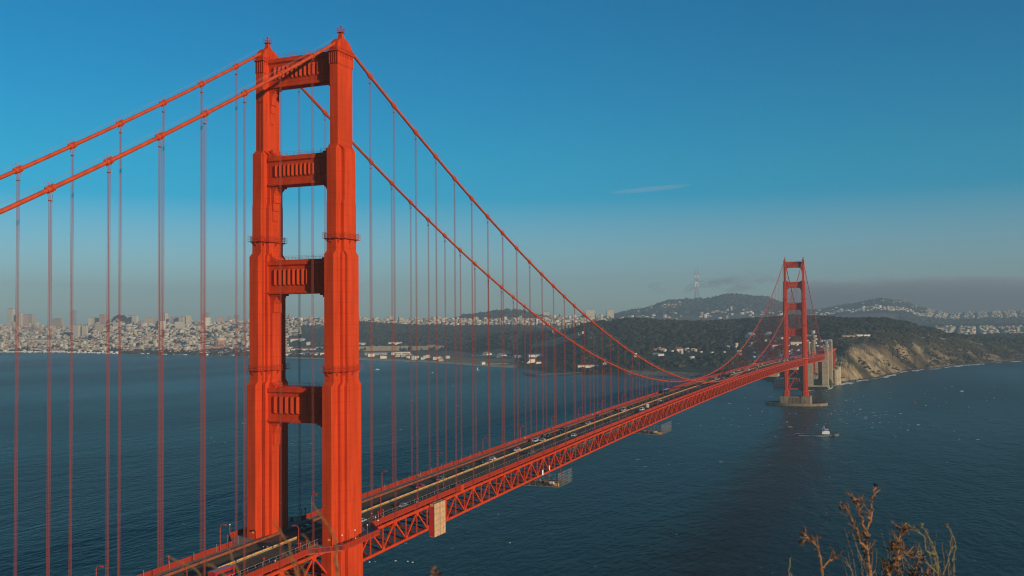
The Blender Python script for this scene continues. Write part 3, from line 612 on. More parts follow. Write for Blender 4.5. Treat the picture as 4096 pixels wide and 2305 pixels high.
# rails on the top strut
for z1, yh, xin in ((219.35, 1.2, 12.0), (188.1, 2.0, 10), (155.5, 2.4, 10), (116.3, 2.8, 10)):
    for s in (-1, 1):
        b = MB()
        for h in (0.6, 1.15): b.bar((-xin, s*yh, z1+h), (xin, s*yh, z1+h), .05)
        for k in range(9): x = -xin+2*xin*k/8; b.bar((x, s*yh, z1), (x, s*yh, z1+1.15), .06)
        b.build('maintenance_rail', 'rail', tower)
for cx in (13.7, -13.7):
    # ribbed saddle housing with its spire, cage and beacon
    b = MB(); secs = []
    for i in range(9):
        t = i/8*0.93; a = 4.35*math.sqrt(1-t*t); ww = 1.45-0.35*t; z = 218.55+4.5*t
        secs.append([(cx+sx*ww, sy*a, z) for sx, sy in ((-1, -1), (1, -1), (1, 1), (-1, 1))])
    b.loft(secs)
    for k in range(13):
        y = -3.9+0.65*k; h = 4.5*math.sqrt(max(0, 1-(y/4.35)**2))*0.985
        for s in (-1, 1): b.bar((cx+s*1.47, y, 218.55), (cx+s*(1.47-.35*h/4.5), y, 218.55+h), .13, .10, up=(0, 1, 0))
    sd = b.build('saddle_housing', 'paint', tower)
    b = MB(); q = lambda r, z: [(cx-r, -r, z), (cx+r, -r, z), (cx+r, r, z), (cx-r, r, z)]
    b.loft([q(1.15, 222.3), q(1.1, 222.7), q(0.85, 222.75), q(0.45, 224.9)]); b.build('spire', 'paint', tower)
    b = MB().box(cx-.95, cx+.95, -.95, .95, 224.8, 224.9)
    for sx in (-1, 0, 1):
        for sy in (-1, 0, 1):
            if sx or sy: b.bar((cx+.93*sx, .93*sy, 224.9), (cx+.93*sx, .93*sy, 226.1), .09)
    for z in (225.5, 226.1):
        for s in (-1, 1): b.bar((cx+s*.93, -.93, z), (cx+s*.93, .93, z), .08); b.bar((cx-.93, s*.93, z), (cx+.93, s*.93, z), .08)
    b.build('beacon_cage', 'rail', tower)
    b = MB().bar((cx, 0, 224.9), (cx, 0, 226.5), .16); b.sphere((cx, 0, 226.75), .30)
    if cx < 0: b.bar((cx, 0, 226.7), (cx, 0, 228.4), .10)
    b.build('beacon', 'redtarp', tower)
    b = MB()
    for h in (0.45, 0.95):
        for s in (-1, 1): b.bar((cx+s*1.8, -4.7, 218.55+h), (cx+s*1.8, 4.7, 218.55+h), .05); b.bar((cx-1.8, s*4.7, 218.55+h), (cx+1.8, s*4.7, 218.55+h), .05)
    for k in range(9):
        for s in (-1, 1): b.bar((cx+s*1.8, -4.7+9.4*k/8, 218.5), (cx+s*1.8, -4.7+9.4*k/8, 219.5), .06)
    b.build('cap_rail', 'rail', tower)
    # catwalk galleries round the leg
    for zg, q in ((161.4, Q2a), (121.4, Q1)):
        b = MB(); inn = plan(cx, q); out = plan(cx, tuple(v+.95 for v in q)); n = len(inn)
        vs = [(x, y, zg) for x, y in inn]+[(x, y, zg) for x, y in out]+[(x, y, zg-.15) for x, y in inn]+[(x, y, zg-.15) for x, y in out]
        fs = []
        for i in range(n):
            j = (i+1) % n; fs += [(i, j, n+j, n+i), (2*n+i, 3*n+i, 3*n+j, 2*n+j), (n+i, n+j, 3*n+j, 3*n+i)]
        b.add(vs, fs)
        for h in (0.55, 1.1, 1.6):
            for i in range(n): a_, c_ = out[i], out[(i+1) % n]; b.bar((*a_, zg+h), (*c_, zg+h), .06)
        for i in range(n):
            a_, c_ = Vector(out[i]), Vector(out[(i+1) % n]); d = (c_-a_).length; kk = max(1, int(d/1.5))
            for k in range(kk): p_ = a_.lerp(c_, k/kk); b.bar((p_.x, p_.y, zg), (p_.x, p_.y, zg+1.6), .06)
            mi = (Vector(inn[i])+Vector(inn[(i+1) % n]))/2; mo = (a_+c_)/2
            if d > 1.2: b.bar((mi.x, mi.y, zg-1.5), (mo.x, mo.y, zg-.1), .16)
        b.build('gallery', 'rail', tower)
# bracing below the deck, pier
b = MB()
for za, zb in ((22.5, 42), (42, 61)):
    for yy in (-4.6, 4.6):
        b.bar((-10.6, yy, za), (0, yy, zb) if za < 30 else (10.6, yy, zb), 1.3, 1.5)
        b.bar((10.6, yy, za), (0, yy, zb) if za < 30 else (-10.6, yy, zb), 1.3, 1.5)
for z in (24.5, 59.5): 
    for yy in (-4.6, 4.6): b.bar((-10.6, yy, z), (10.6, yy, z), 1.3, 2.2)
b.build('cross_bracing', 'paint', tower)
b = MB(); 
pp_ = [(-21, -13), (21, -13), (21, 13), (-21, 13)]
b.loft([[(x*1.06, y*1.1, -6) for x, y in pp_], [(x*1.04, y*1.06, 3) for x, y in pp_], [(x, y, 12.2) for x, y in pp_], [(x, y, 13) for x, y in pp_]])
for k in range(10): x = -9+2*k; b.box(x-.45, x+.45, -14.2, -13.0, 2, 12)
for sx in (-1, 1):
    b.loft([[(sx*15.3+dx*6.9, dy*15, -5) for dx, dy in ((-1, -1), (1, -1), (1, 1), (-1, 1))], [(sx*15.3+dx*6.2, dy*14.2, 13.6) for dx, dy in ((-1, -1), (1, -1), (1, 1), (-1, 1))]])
b.build('pier', 'pierc', tower)
# second tower: a copy of every piece, then the elliptical fender round its pier
K = kids(); t2 = copy_tree(tower, bridge, K); t2.location = (0, L, 0); t2['label'] = 'distant stepped orange tower standing on a concrete pier'
tower['label'] = 'near stepped orange tower filling the left of the view'
def ell(a, c, z, n=48): return [(a*math.cos(2*math.pi*k/n), c*math.sin(2*math.pi*k/n), z) for k in range(n)]
b = MB().loft([ell(46, 27, -6), ell(46, 27, 3.8), ell(43.6, 24.6, 3.8), ell(43.6, 24.6, -6)], cap=False); b.build('pier_fender', 'pierc', t2)

# ------------------------------------------------------------------ cables
def ycurve(y0, y1, n): return [y0+(y1-y0)*i/n for i in range(n+1)]
cables = []
for cx in (13.7, -13.7):
    c_ = MB().tube([(cx, y, zcab(y)) for y in ycurve(YA, -3.0, 60)]+[(cx, 0, ZT-.9)]+[(cx, y, zcab(y)) for y in ycurve(3.0, L-3, 170)]+[(cx, L, ZT-.9)]+[(cx, y, zcab(y)) for y in ycurve(L+3, YB, 60)], 0.47, 10).build('main_cable', 'cable', bridge, smooth=True)
    cables.append(c_)
    b = MB()
    for s in (-.42, .42):
        for a_, c2 in ((YA, -4), (4, L-4), (L+4, YB)): b.tube([(cx+s, y, zcab(y)+1.55) for y in ycurve(a_, c2, 90)], .022, 4)
    b.build('hand_rope', 'grey', c_)
def slope(y): return math.atan((zcab(y+.5)-zcab(y-.5)))
band0 = MB()
band0.tube([(0, -1.0, 0), (0, 1.0, 0)], .62, 10); band0.tube([(0, -.28, 0), (0, -.12, 0)], .76, 10); band0.tube([(0, .12, 0), (0, .28, 0)], .76, 10)
band0.box(-.18, .18, -1.25, 1.25, .5, .74); band0.box(-.18, .18, -1.0, 1.0, -.74, -.5)
for s in (-.42, .42):
    for y in (-.45, .45): band0.bar((s, y, .3), (s, y, 1.6), .05)
mb_me = None
SUS_M = [k*SP+.786 if k <= 42 else L-((84-k)*SP+.786) for k in range(1, 84)]
SUS_M = [.786+(L-2*.786)*0+k*(L-0)/84+(.786*(1-2*k/84)) for k in range(1, 84)]
SUS_S = [-(k*SP+.0) for k in range(1, 23)]; SUS_N = [L+k*SP for k in range(1, 23)]
sus = [(cx, y) for cx in (13.7, -13.7) for y in SUS_S+SUS_M+SUS_N]
def imscale(y, cx): return 1/max(30, float(np.dot(np.array([cx, y, 120])-CAM, FW)))
vis = [q for q in sus if q[1] > -112]
vis.sort(key=lambda q: -imscale(q[1], q[0]))
bands = {}; per = {0: 0, 1: 0}
rest_b = {0: MB(), 1: MB()}; rest_s = MB(); ns = 0
for cx, y in vis+[q for q in sus if q[1] <= -112]:
    ci = 0 if cx > 0 else 1; zc_ = zcab(y)
    if abs(y-HM) < HM-30 or y < 0 or y > L or True:
        if per[ci] < 60:
            if mb_me is None: ob = band0.build('cable_band', 'cable', cables[ci]); mb_me = ob.data
            else: ob = bpy.data.objects.new('cable_band', mb_me); COL.objects.link(ob); ob.parent = cables[ci]
            ob.location = (cx, y, zc_); ob.rotation_euler = (slope(y), 0, 0); per[ci] += 1
        else:
            T_ = Matrix.Translation((cx, y, zc_)) @ Matrix.Rotation(slope(y), 4, 'X')
            t_ = MB().tube([(0, -.9, 0), (0, .9, 0)], .68, 6); rest_b[ci].add([tuple(T_ @ Vector(v)) for v in t_.v], t_.f)
    zb = ztc(y)-.3
    if zc_-1.2 < zb+1: continue
    b = MB() if ns < 98 else rest_s
    zt = zc_-.7; zs = zc_-2.4
    for sy in (-1, 1):
        for sx in (-1, 1):
            p_ = (cx+sx*.16, y+sy*.24)
            if zs > zb+1.5: b.bar((*p_, zb), (*p_, zs), .062); b.bar((*p_, zs), (cx+sx*.3, y+sy*.42, zt+.2), .062)
            else: b.bar((*p_, zb), (*p_, zt), .062)
    if zs > zb+3: b.box(cx-.28, cx+.28, y-.36, y+.36, zs-.12, zs+.06)
    zz = zb+18
    if zz < zs-5: b.box(cx-.22, cx+.22, y-.30, y+.30, zz, zz+.12)
    if ns < 98: b.build('suspender', 'rope', bridge)
    ns += 1
tag(rest_s.build('suspender', 'rope', bridge), kind='stuff')
for ci in (0, 1): tag(rest_b[ci].build('cable_band', 'cable', cables[ci]), kind='stuff')

# ------------------------------------------------------------------ stiffening truss
H = 8.3
nodes = sorted([-(k*SP/2) for k in range(1, 46)]+[0]+[.786*(1-2*k/168)+k*SP/2 for k in range(0, 169)]+[L+k*SP/2 for k in range(1, 46)])
def is_top(y):
    return min(abs(y-s) for s in SUSY) < 1.0
SUSY = SUS_S+SUS_M+SUS_N+[0.0, L]
for cx in (13.7, -13.7):
    s = 1 if cx > 0 else -1; ch = MB()
    for a_, c2 in zip(nodes[:-1], nodes[1:]):
        if c2-a_ < .9: continue
        skip = (-8.5 < (a_+c2)/2 < 8.5) or (-8.5 < (a_+c2)/2-L < 8.5)
        if not skip:
            ch.bar((cx, a_, ztc(a_)-.45), (cx, c2, ztc(c2)-.45), .75, .9)
            ch.bar((cx, a_, ztc(a_)-H), (cx, c2, ztc(c2)-H), .75, .85)
    tr = empty('stiffening_truss', parent=bridge)
    ch.build('chord', 'paint', tr)
    web = MB()
    for a_, c2 in zip(nodes[:-1], nodes[1:]):
        if c2-a_ < .9: continue
        mid = (a_+c2)/2
        if -7.5 < mid < 7.5 or -7.5 < mid-L < 7.5: continue
        ta = is_top(a_); za, zb = (ztc(a_)-.8, ztc(c2)-H+.3) if ta else (ztc(a_)-H+.3, ztc(c2)-.8)
        web.bar((cx, a_, za), (cx, c2, zb), .55, .42, up=(1, 0, 0))
        web.bar((cx, a_, ztc(a_)-.7), (cx, a_, ztc(a_)-H+.3), .34, .34)
        # gusset plates
        yy, zz = (a_, ztc(a_)-1.2) if ta else (a_, ztc(a_)-H+.55)
        d = -1 if ta else 1
        web.add([(cx+s*.40, yy-1.15, zz-d*-.35*0+d*-.3), (cx+s*.40, yy+1.15, zz+d*-.3), (cx+s*.40, yy+.55, zz+d*.75), (cx+s*.40, yy-.55, zz+d*.75)], [(0, 1, 2, 3)])
    web.build('web_member', 'paint', tr)
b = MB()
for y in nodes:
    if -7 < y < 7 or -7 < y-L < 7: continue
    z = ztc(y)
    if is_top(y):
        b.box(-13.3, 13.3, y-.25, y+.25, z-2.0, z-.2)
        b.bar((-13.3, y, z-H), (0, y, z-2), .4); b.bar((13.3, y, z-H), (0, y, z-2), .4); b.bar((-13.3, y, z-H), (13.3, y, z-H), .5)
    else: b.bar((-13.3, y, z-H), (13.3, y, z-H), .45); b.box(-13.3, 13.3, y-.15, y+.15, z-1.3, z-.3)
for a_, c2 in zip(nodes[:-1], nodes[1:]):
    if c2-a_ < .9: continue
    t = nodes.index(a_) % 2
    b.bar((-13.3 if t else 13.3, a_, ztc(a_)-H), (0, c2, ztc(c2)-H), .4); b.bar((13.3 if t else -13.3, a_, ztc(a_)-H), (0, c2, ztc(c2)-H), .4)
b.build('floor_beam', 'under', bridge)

# ------------------------------------------------------------------ deck pieces swept along the bridge
YS = sorted(set([YA, YB]+[float(y) for y in np.linspace(YA, YB, 130)]))
def sweep(x0, x1, z0, z1, ys=YS, zf=road_z):
    return MB().loft([[(x0, y, zf(y)+z0), (x1, y, zf(y)+z0), (x1, y, zf(y)+z1), (x0, y, zf(y)+z1)] for y in ys])
sweep(-9.6, 9.6, -.45, 0).build('roadway', 'asphalt', bridge)
def walk(s):
    """sidewalk, its rail and fascia, bulging outward round the tower legs"""
    def xo(y):
        d = min(abs(y), abs(y-L))
        return 13.35 if d > 17.5 else (13.35+7.2*(17.5-d)/7.5 if d > 10.0 else 20.55)
    ys = sorted(set(YS+[v+o for o in (0, L) for v in (-17.5, -15, -12.5, -10, -5, 0, 5, 10, 12.5, 15, 17.5)]))
    pl = MB()
    for a_, c2 in zip(ys[:-1], ys[1:]):
        za, zc2 = road_z(a_)+.35, road_z(c2)+.35; xi = 9.95
        vs = [(s*xi, a_, za), (s*xo(a_), a_, za), (s*xo(c2), c2, zc2), (s*xi, c2, zc2)]
        pl.add(vs+[(x, y, z-.3) for x, y, z in vs], [(0, 1, 2, 3), (7, 6, 5, 4), (0, 3, 7, 4), (1, 5, 6, 2)])
    pl.build('sidewalk', 'walk', bridge)
    rl = MB(); y = YA
    line = []
    while y < YB:
        line.append(y); y += .5 if abs(y) < 190 else 3.81
    key = sorted(set(line+[v for v in ys if abs(v) < 20 or abs(v-L) < 20]))
    for a_, c2 in zip(key[:-1], key[1:]):
        pa, pc = (s*xo(a_), a_, road_z(a_)+.35), (s*xo(c2), c2, road_z(c2)+.35)
        near = abs(a_) < 190
        A = Vector(pa); C_ = Vector(pc)
        rl.bar(A+Vector((0, 0, 1.38)), C_+Vector((0, 0, 1.38)), .20, .14)
        rl.bar(A+Vector((0, 0, -.22)), C_+Vector((0, 0, -.15)), .14, .32)
        if near: 
            for f in (0, .5): p_ = A.lerp(C_, f); rl.box(p_.x-.04, p_.x+.04, p_.y-.075, p_.y+.075, p_.z, p_.z+1.32)
        else: rl.bar(A+Vector((0, 0, .68)), C_+Vector((0, 0, .68)), .05, 1.25)
    k = -88
    while k*3.81 < YB:
        y = k*3.81; k += 1
        if y < YA: continue
        z = road_z(y)+.35; x = s*xo(y); rl.box(x-.13, x+.13, y-.12, y+.12, z-.55, z+1.5)
    rl.build('railing', 'rail', bridge)
    return xo
xo = walk(1); walk(-1)
for s in (-1, 1):
    sweep(min(s*9.62, s*9.9), max(s*9.62, s*9.9), -.3, .72).build('curb_rail', 'curb', bridge)
# fence of grey posts and wires between sidewalk and road, west side, and sparse posts on the east
for s, step, y0, y1 in ((1, 3.05, -110, 330), (-1, 9.5, -110, 160)):
    b = MB(); y = y0; last = None
    while y < y1:
        z = road_z(y)+.35; x = s*(10.05 if s > 0 else 13.15); h = 1.55 if s > 0 else 2.3
        b.bar((x, y, z), (x, y, z+h), .09)
        if last and s > 0: b.bar((x, last[0], last[1]+h), (x, y, z+h), .07); b.bar((x, last[0], last[1]+.8), (x, y, z+.8), .04)
        last = (y, z); y += step
    b.build('mesh_fence', 'grey', bridge)
MED = -.9
ys_m = [y for y in YS if True]
sg1 = sorted(set([-345.0]+[y for y in YS if y < -10]+[-9.5])); sg2 = sorted(set([9.5]+[y for y in YS if y > 10]))
sweep(MED-.2, MED+.2, 0, .80, YS).build('median_barrier', 'barrier', bridge)
b = MB(); y = -340
while y < 620:
    z = road_z(y); b.box(MED+.21, MED+.24, y+.15, y+3.3 if y > 0 else y+3.3, z+.50, z+.79); y += 3.6
while y < L: b.box(MED+.21, MED+.24, y, y+30, road_z(y+15)+.62, road_z(y+15)+.78); y += 30
b.build('barrier_reflector', 'yellow', bridge)
b = MB()
for x in (-6.9, -4.0, 2.2, 5.2, 7.6):
    y = -300
    while y < 900:
        b.add([(x-.06, y, road_z(y)+.012), (x+.06, y, road_z(y)+.012), (x+.06, y+3, road_z(y+3)+.012), (x-.06, y+3, road_z(y+3)+.012)], [(0, 1, 2, 3)]); y += 11
b.build('lane_marking', 'line', bridge)

# ------------------------------------------------------------------ southern pylons, arch span and anchorage
def pylon(y0, y1, name='pylon'):
    b = MB()
    for s in (-1, 1):
        b.box(min(s*8.2, s*19), max(s*8.2, s*19), y0, y1, -4, 62)
        b.loft([[(s*x, y, 62) for x, y in ((12.6, y0), (19, y0), (19, y1), (12.6, y1))], [(s*x, y, 76) for x, y in ((13.2, y0), (18.7, y0), (18.7, y1), (13.2, y1))], [(s*x, y, 88) for x, y in ((14.2, y0+1), (18.4, y0+1), (18.4, y1-1), (14.2, y1-1))]])
        for k in range(3): b.box(min(s*(14.6+1.2*k), s*(15.0+1.2*k)), max(s*(14.6+1.2*k), s*(15.0+1.2*k)), y0-.25, y0+.9, 64, 87)
        b.box(min(s*18.95, s*19.4), max(s*18.95, s*19.4), y0+2.5, y1-2.5, -4, 84)
    b.box(-8.2, 8.2, y0+.02, y1-.02, 50, 61.9)
    b.loft([[(-20.4, y0-1.4, -5), (20.4, y0-1.4, -5), (20.4, y1+1.4, -5), (-20.4, y1+1.4, -5)], [(-19.6, y0-.6, 6), (19.6, y0-.6, 6), (19.6, y1+.6, 6), (-19.6, y1+.6, 6)]])
    return b.build(name, 'conc', bridge)
pylon(L+343-4, L+343+9); pylon(L+343+92, L+343+103)
b = MB()
for cx in (-13, 13):
    pr = None
    for k in range(21):
        t = k/20; y = L+352+83*t; z = 8+46*(1-(2*t-1)**2)
        if pr: b.bar(pr, (cx, y, z), 1.4, 2.0)
        b.bar((cx, y, z), (cx, y, 62), .6, .6); pr = (cx, y, z)
    b.bar((cx, L+352, 63), (cx, L+436, 63), 1.0, 8)
for k in range(0, 21, 2): y = L+352+83*k/20; b.bar((-13, y, 60), (13, y, 60), .8, 1.5)
b.build('arch_span', 'paint', bridge)
b = MB()
for px, w0_, h0 in ((3336, 1885, 30), (3346, 1905, 34)):
    x, y = PW(px, w0_); x, y = float(x), float(y)
    b.loft([[(x+5.6*math.cos(a), y+5.6*math.sin(a), z) for a in np.linspace(0, 2*math.pi, 13)[:-1]] for z in (-3, h0)]); b.box(x-6, x+6, y-6, y+6, h0, h0+1.2)
b.build('anchorage', 'conc', bridge)
b = MB(); 
for k in range(9):
    y = L+446+k*18; b.box(-13, 13, y-1.2, y+1.2, 25, 66)
b.box(-13.4, 13.4, L+446, L+446+170, 63, 66.5); b.build('approach_span', 'paint', bridge)

# ================================================================== THINGS ON THE BRIDGE
def on_road(px, py, dz=0.0):
    y = 100.0
    for _ in range(40):
        q = on_z(px, py, road_z(min(max(y, -340), YB))+dz); y = 0.5*y+0.5*float(q[1])
    return float(q[0]), float(q[1])
def copy_simple(src, loc, rz=None, label=None, K=None):
    c = copy_tree(src, None, K); c.location = loc
    if rz is not None: c.rotation_euler = (0, 0, rz)
    if label: c['label'] = label
    return c

# tall street lamps: arm points to +x in the model
def make_lamp():
    r = empty('street_lamp'); b = MB()
    b.tube([(0, 0, 0), (0, 0, 1.1)], .17, 8); b.tube([(0, 0, 1.0), (0, 0, 6.6), (.18, 0, 7.2), (.6, 0, 7.6), (1.1, 0, 7.7)], [.14, .12, .12, .12, .11], 8)
    b.build('post', 'rail', r)
    MB().loft([[(1.0, -.16, 7.58), (1.0, .16, 7.58), (1.0, .16, 7.8), (1.0, -.16, 7.8)], [(1.3, -.26, 7.42), (1.3, .26, 7.42), (1.3, .2, 7.86), (1.3, -.2, 7.86)], [(2.2, -.24, 7.40), (2.2, .24, 7.40), (2.2, .14, 7.78), (2.2, -.14, 7.78)]]).build('lamp_head', 'rail', r)
    return r
lamp0 = make_lamp(); K = kids(); first = True
ly = [22.5+45.72*k for k in range(-3, 33)]
for s in (-1, 1):
    for k, y0 in enumerate(ly):
        y = y0+(6.0 if s > 0 else 0)
        if y > L+60 or abs(y-L) < 9: continue
        loc = (s*(9.98+(.12 if s > 0 else 3.0)), y, road_z(y)+.35)
        side = 'the far east sidewalk' if s < 0 else 'the near west sidewalk'
        o = lamp0 if first else copy_tree(lamp0, None, K); first = False
        o.location = loc; o.rotation_euler = (0, 0, 0 if s < 0 else math.pi)
        n_l = k-3 if k > 2 else k; oo = ['first', 'second', 'third', 'fourth', 'fifth', 'sixth', 'seventh', 'eighth', 'ninth', 'tenth']
        where = 'left of the near tower' if y < -3 else 'between the near tower legs' if (s < 0 and y < 30) else 'just right of the near tower' if y < 80 else ('%s one right of the near tower' % oo[n_l] if n_l < 10 else 'beyond the middle of the span') if y < L-200 else 'close to the distant tower'
        tag(o, 'curved orange street lamp on %s, %s' % (side, where), 'street lamp', 'tall street lamps along the bridge')
# short round lamps on the sidewalks and round the tower galleries
def make_short():
    r = empty('walkway_lamp'); MB().tube([(0, 0, 0), (0, 0, 3.1)], .09, 6).build('post', 'rail', r)
    b = MB(); b.tube([(0, 0, 3.0), (0, 0, 3.4)], [.1, .3], 8); b.sphere((0, 0, 3.6), .33); b.build('lamp_head', 'rail', r); return r
def make_ball():
    r = empty('gallery_lamp'); MB().tube([(0, 0, 0), (0, 0, 4.0)], .10, 6).build('post', 'rail', r)
    MB().sphere((0, 0, 4.15), .22).build('globe', 'white', r); return r
sl0, bl0 = make_short(), make_ball(); K = kids(); f1 = True
for s, y, wh in ((-1, -20, 'left of two before the far leg'), (-1, -17, 'right of two before the far leg'), (-1, -44, 'standing alone before the blurred twigs'), (1, -20.5, 'left one of the pair before the leg'), (1, -17.5, 'right one of the pair before the leg'), (1, -37, 'standing alone left of the near leg'),
                 (-1, 19, 'seen between the tower legs'), (1, 22, 'left one of the pair after the leg'), (1, 25, 'right one of the pair after the leg'), (1, 48, 'standing alone left of the tan tarpaulin')):
    o = sl0 if f1 else copy_tree(sl0, None, K); f1 = False
    o.location = (s*13.0, y, road_z(y)+.35)
    tag(o, 'short orange post lamp on the %s sidewalk, %s' % ('east' if s < 0 else 'west', wh), 'lamp', 'short sidewalk lamps')
f1 = True; nm = ['leftmost', 'second', 'third', 'fourth', 'fifth', 'last']
for s in (1, -1):
    for i, y in enumerate((-10.2, -3.6, 3.4, 9.6, 13.2, 17.3)):
        o = bl0 if f1 else copy_tree(bl0, None, K); f1 = False
        d = abs(y); xx = 20.35 if d < 10 else 20.35-7.2*(d-10)/7.5
        o.location = (s*xx, y, road_z(y)+.35)
        tag(o, ('white globe lamp, %s on the curved balcony round the near leg' % nm[i]) if s > 0 else 'white globe lamp on the balcony behind the far leg, mostly hidden', 'lamp', 'globe lamps round the tower balconies')

# ------------------------------------------------------------------ vehicles
PAINTS = dict(white=(0.72, 0.72, 0.70), silver=(0.40, 0.42, 0.43), black=(0.012, 0.013, 0.015), dark=(0.035, 0.04, 0.05), red=(0.42, 0.02, 0.02), blue=(0.03, 0.06, 0.13), grey=(0.12, 0.13, 0.14))
for k_, v_ in PAINTS.items(): M['car_'+k_] = mat('car_paint_'+k_, v_, 0.22, spec=0.7)
def car_model(kind):
    Ln, Wd, Ht = {'sedan': (4.7, 1.82, 1.45), 'suv': (4.8, 1.92, 1.78), 'van': (5.6, 2.0, 2.4), 'pickup_truck': (5.4, 1.95, 1.8)}[kind]
    r = empty({'sedan': 'car', 'suv': 'suv'}.get(kind, kind)); h = Wd/2
    belt = Ht*.58; clr = .22
    prof = {'sedan': [(-.5, .45, .62), (-.47, .30, .78), (-.25, .28, .86), (.25, .28, .90), (.46, .30, .86), (.5, .42, .70)],
            'suv': [(-.5, .4, .9), (-.47, .30, 1.02), (-.2, .3, 1.05), (.3, .3, 1.08), (.48, .3, 1.06), (.5, .42, .9)],
            'van': [(-.5, .4, 1.0), (-.47, .32, 1.15), (-.2, .3, 1.3), (.3, .3, 1.35), (.48, .3, 1.35), (.5, .42, 1.0)],
            'pickup_truck': [(-.5, .45, .9), (-.47, .34, 1.05), (-.2, .34, 1.08), (.1, .34, 1.1), (.48, .34, 1.05), (.5, .42, .9)]}[kind]
    def sec(x, z0, z1, w): return [(x, -w, z0), (x, -w*1.02, (z0+z1)/2), (x, -w*.93, z1), (x, w*.93, z1), (x, w*1.02, (z0+z1)/2), (x, w, z0)]
    b = MB().loft([sec(t*Ln, z0, z1, h*(.88 if abs(t) > .48 else .985)) for t, z0, z1 in prof])
    if kind == 'pickup_truck': b.box(.12*Ln, .47*Ln, -h*.9, -h*.8, 1.0, 1.25); b.box(.12*Ln, .47*Ln, h*.8, h*.9, 1.0, 1.25)
    cab = {'sedan': (-.24, -.10, .18, .36), 'suv': (-.26, -.14, .40, .48), 'van': (-.36, -.24, .46, .49), 'pickup_truck': (-.26, -.12, .06, .12)}[kind]
    zb = prof[2][2]
    b.loft([[(cab[1]*Ln, -h*.72, Ht-.03), (cab[2]*Ln, -h*.72, Ht-.03), (cab[2]*Ln, h*.72, Ht-.03), (cab[1]*Ln, h*.72, Ht-.03)], [(cab[1]*Ln+.12, -h*.66, Ht+.02), (cab[2]*Ln-.12, -h*.66, Ht+.02), (cab[2]*Ln-.12, h*.66, Ht+.02), (cab[1]*Ln+.12, h*.66, Ht+.02)]])
    for s in (-1, 1):
        for t0, t1 in ((cab[0], cab[1]), (cab[3], cab[2])): b.bar((t0*Ln, s*h*.90, zb-.05), (t1*Ln, s*h*.72, Ht-.03), .07)
        b.bar(((cab[1]+cab[2])/2*Ln, s*h*.91, zb-.05), ((cab[1]+cab[2])/2*Ln, s*h*.73, Ht-.03), .07)
    b.build('body', 'car_white', r)
    MB().loft([[(cab[0]*Ln, -h*.89, zb-.08), (cab[3]*Ln, -h*.89, zb-.08), (cab[3]*Ln, h*.89, zb-.08), (cab[0]*Ln, h*.89, zb-.08)], [(cab[1]*Ln, -h*.70, Ht-.04), (cab[2]*Ln, -h*.70, Ht-.04), (cab[2]*Ln, h*.70, Ht-.04), (cab[1]*Ln, h*.70, Ht-.04)]]).build('windows', 'glass', r)
    for sx in (-.31, .31):
        for s in (-1, 1): MB().tube([(sx*Ln, s*(h-.22), .33), (sx*Ln, s*(h+.01), .33)], .34, 12).build('wheel', 'tyre', r)
    for s in (-1, 1): MB().box(-.5*Ln-.03, -.5*Ln+.05, s*h*.72-.2, s*h*.72+.2, prof[0][2]-.22, prof[0][2]-.02).build('headlight', 'lamp', r)
    for s in (-1, 1): MB().box(.5*Ln-.05, .5*Ln+.03, s*h*.72-.18, s*h*.72+.18, prof[-1][2]-.22, prof[-1][2]-.02).build('taillight', 'redtarp', r)
    return r
models = {k_: car_model(k_) for k_ in ('sedan', 'suv', 'van')}; used = set(); K = kids()
def place_car(kind, colr, x, y, label, cat=None):
    src = models[kind]
    o = src if kind not in used else copy_tree(src, None, K); used.add(kind)
    north = x < MED
    o.location = (x, y, road_z(y)+.01); o.rotation_euler = (math.atan2(ztc(y+1)-ztc(y-1), 2)*0, 0, math.pi/2 if north else -math.pi/2)
    for c in [c for c in bpy.data.objects if c.parent == o and c.name.startswith('body')] if len(used) < 5 and o is src else [c for c in o.children]:
        if c.name.startswith('body'): c.material_slots[0].link = 'OBJECT'; c.material_slots[0].material = M['car_'+colr]
    tag(o, label, cat or {'sedan': 'car', 'suv': 'suv', 'van': 'van', 'pickup_truck': 'pickup truck'}[kind], 'vehicles driving over the bridge')
    return o
LE = (-8.2, -5.4, -2.7); LW = (1.0, 3.7, 6.4, 8.2)
def snap(x, lanes): return min(lanes, key=lambda v: abs(v-x))
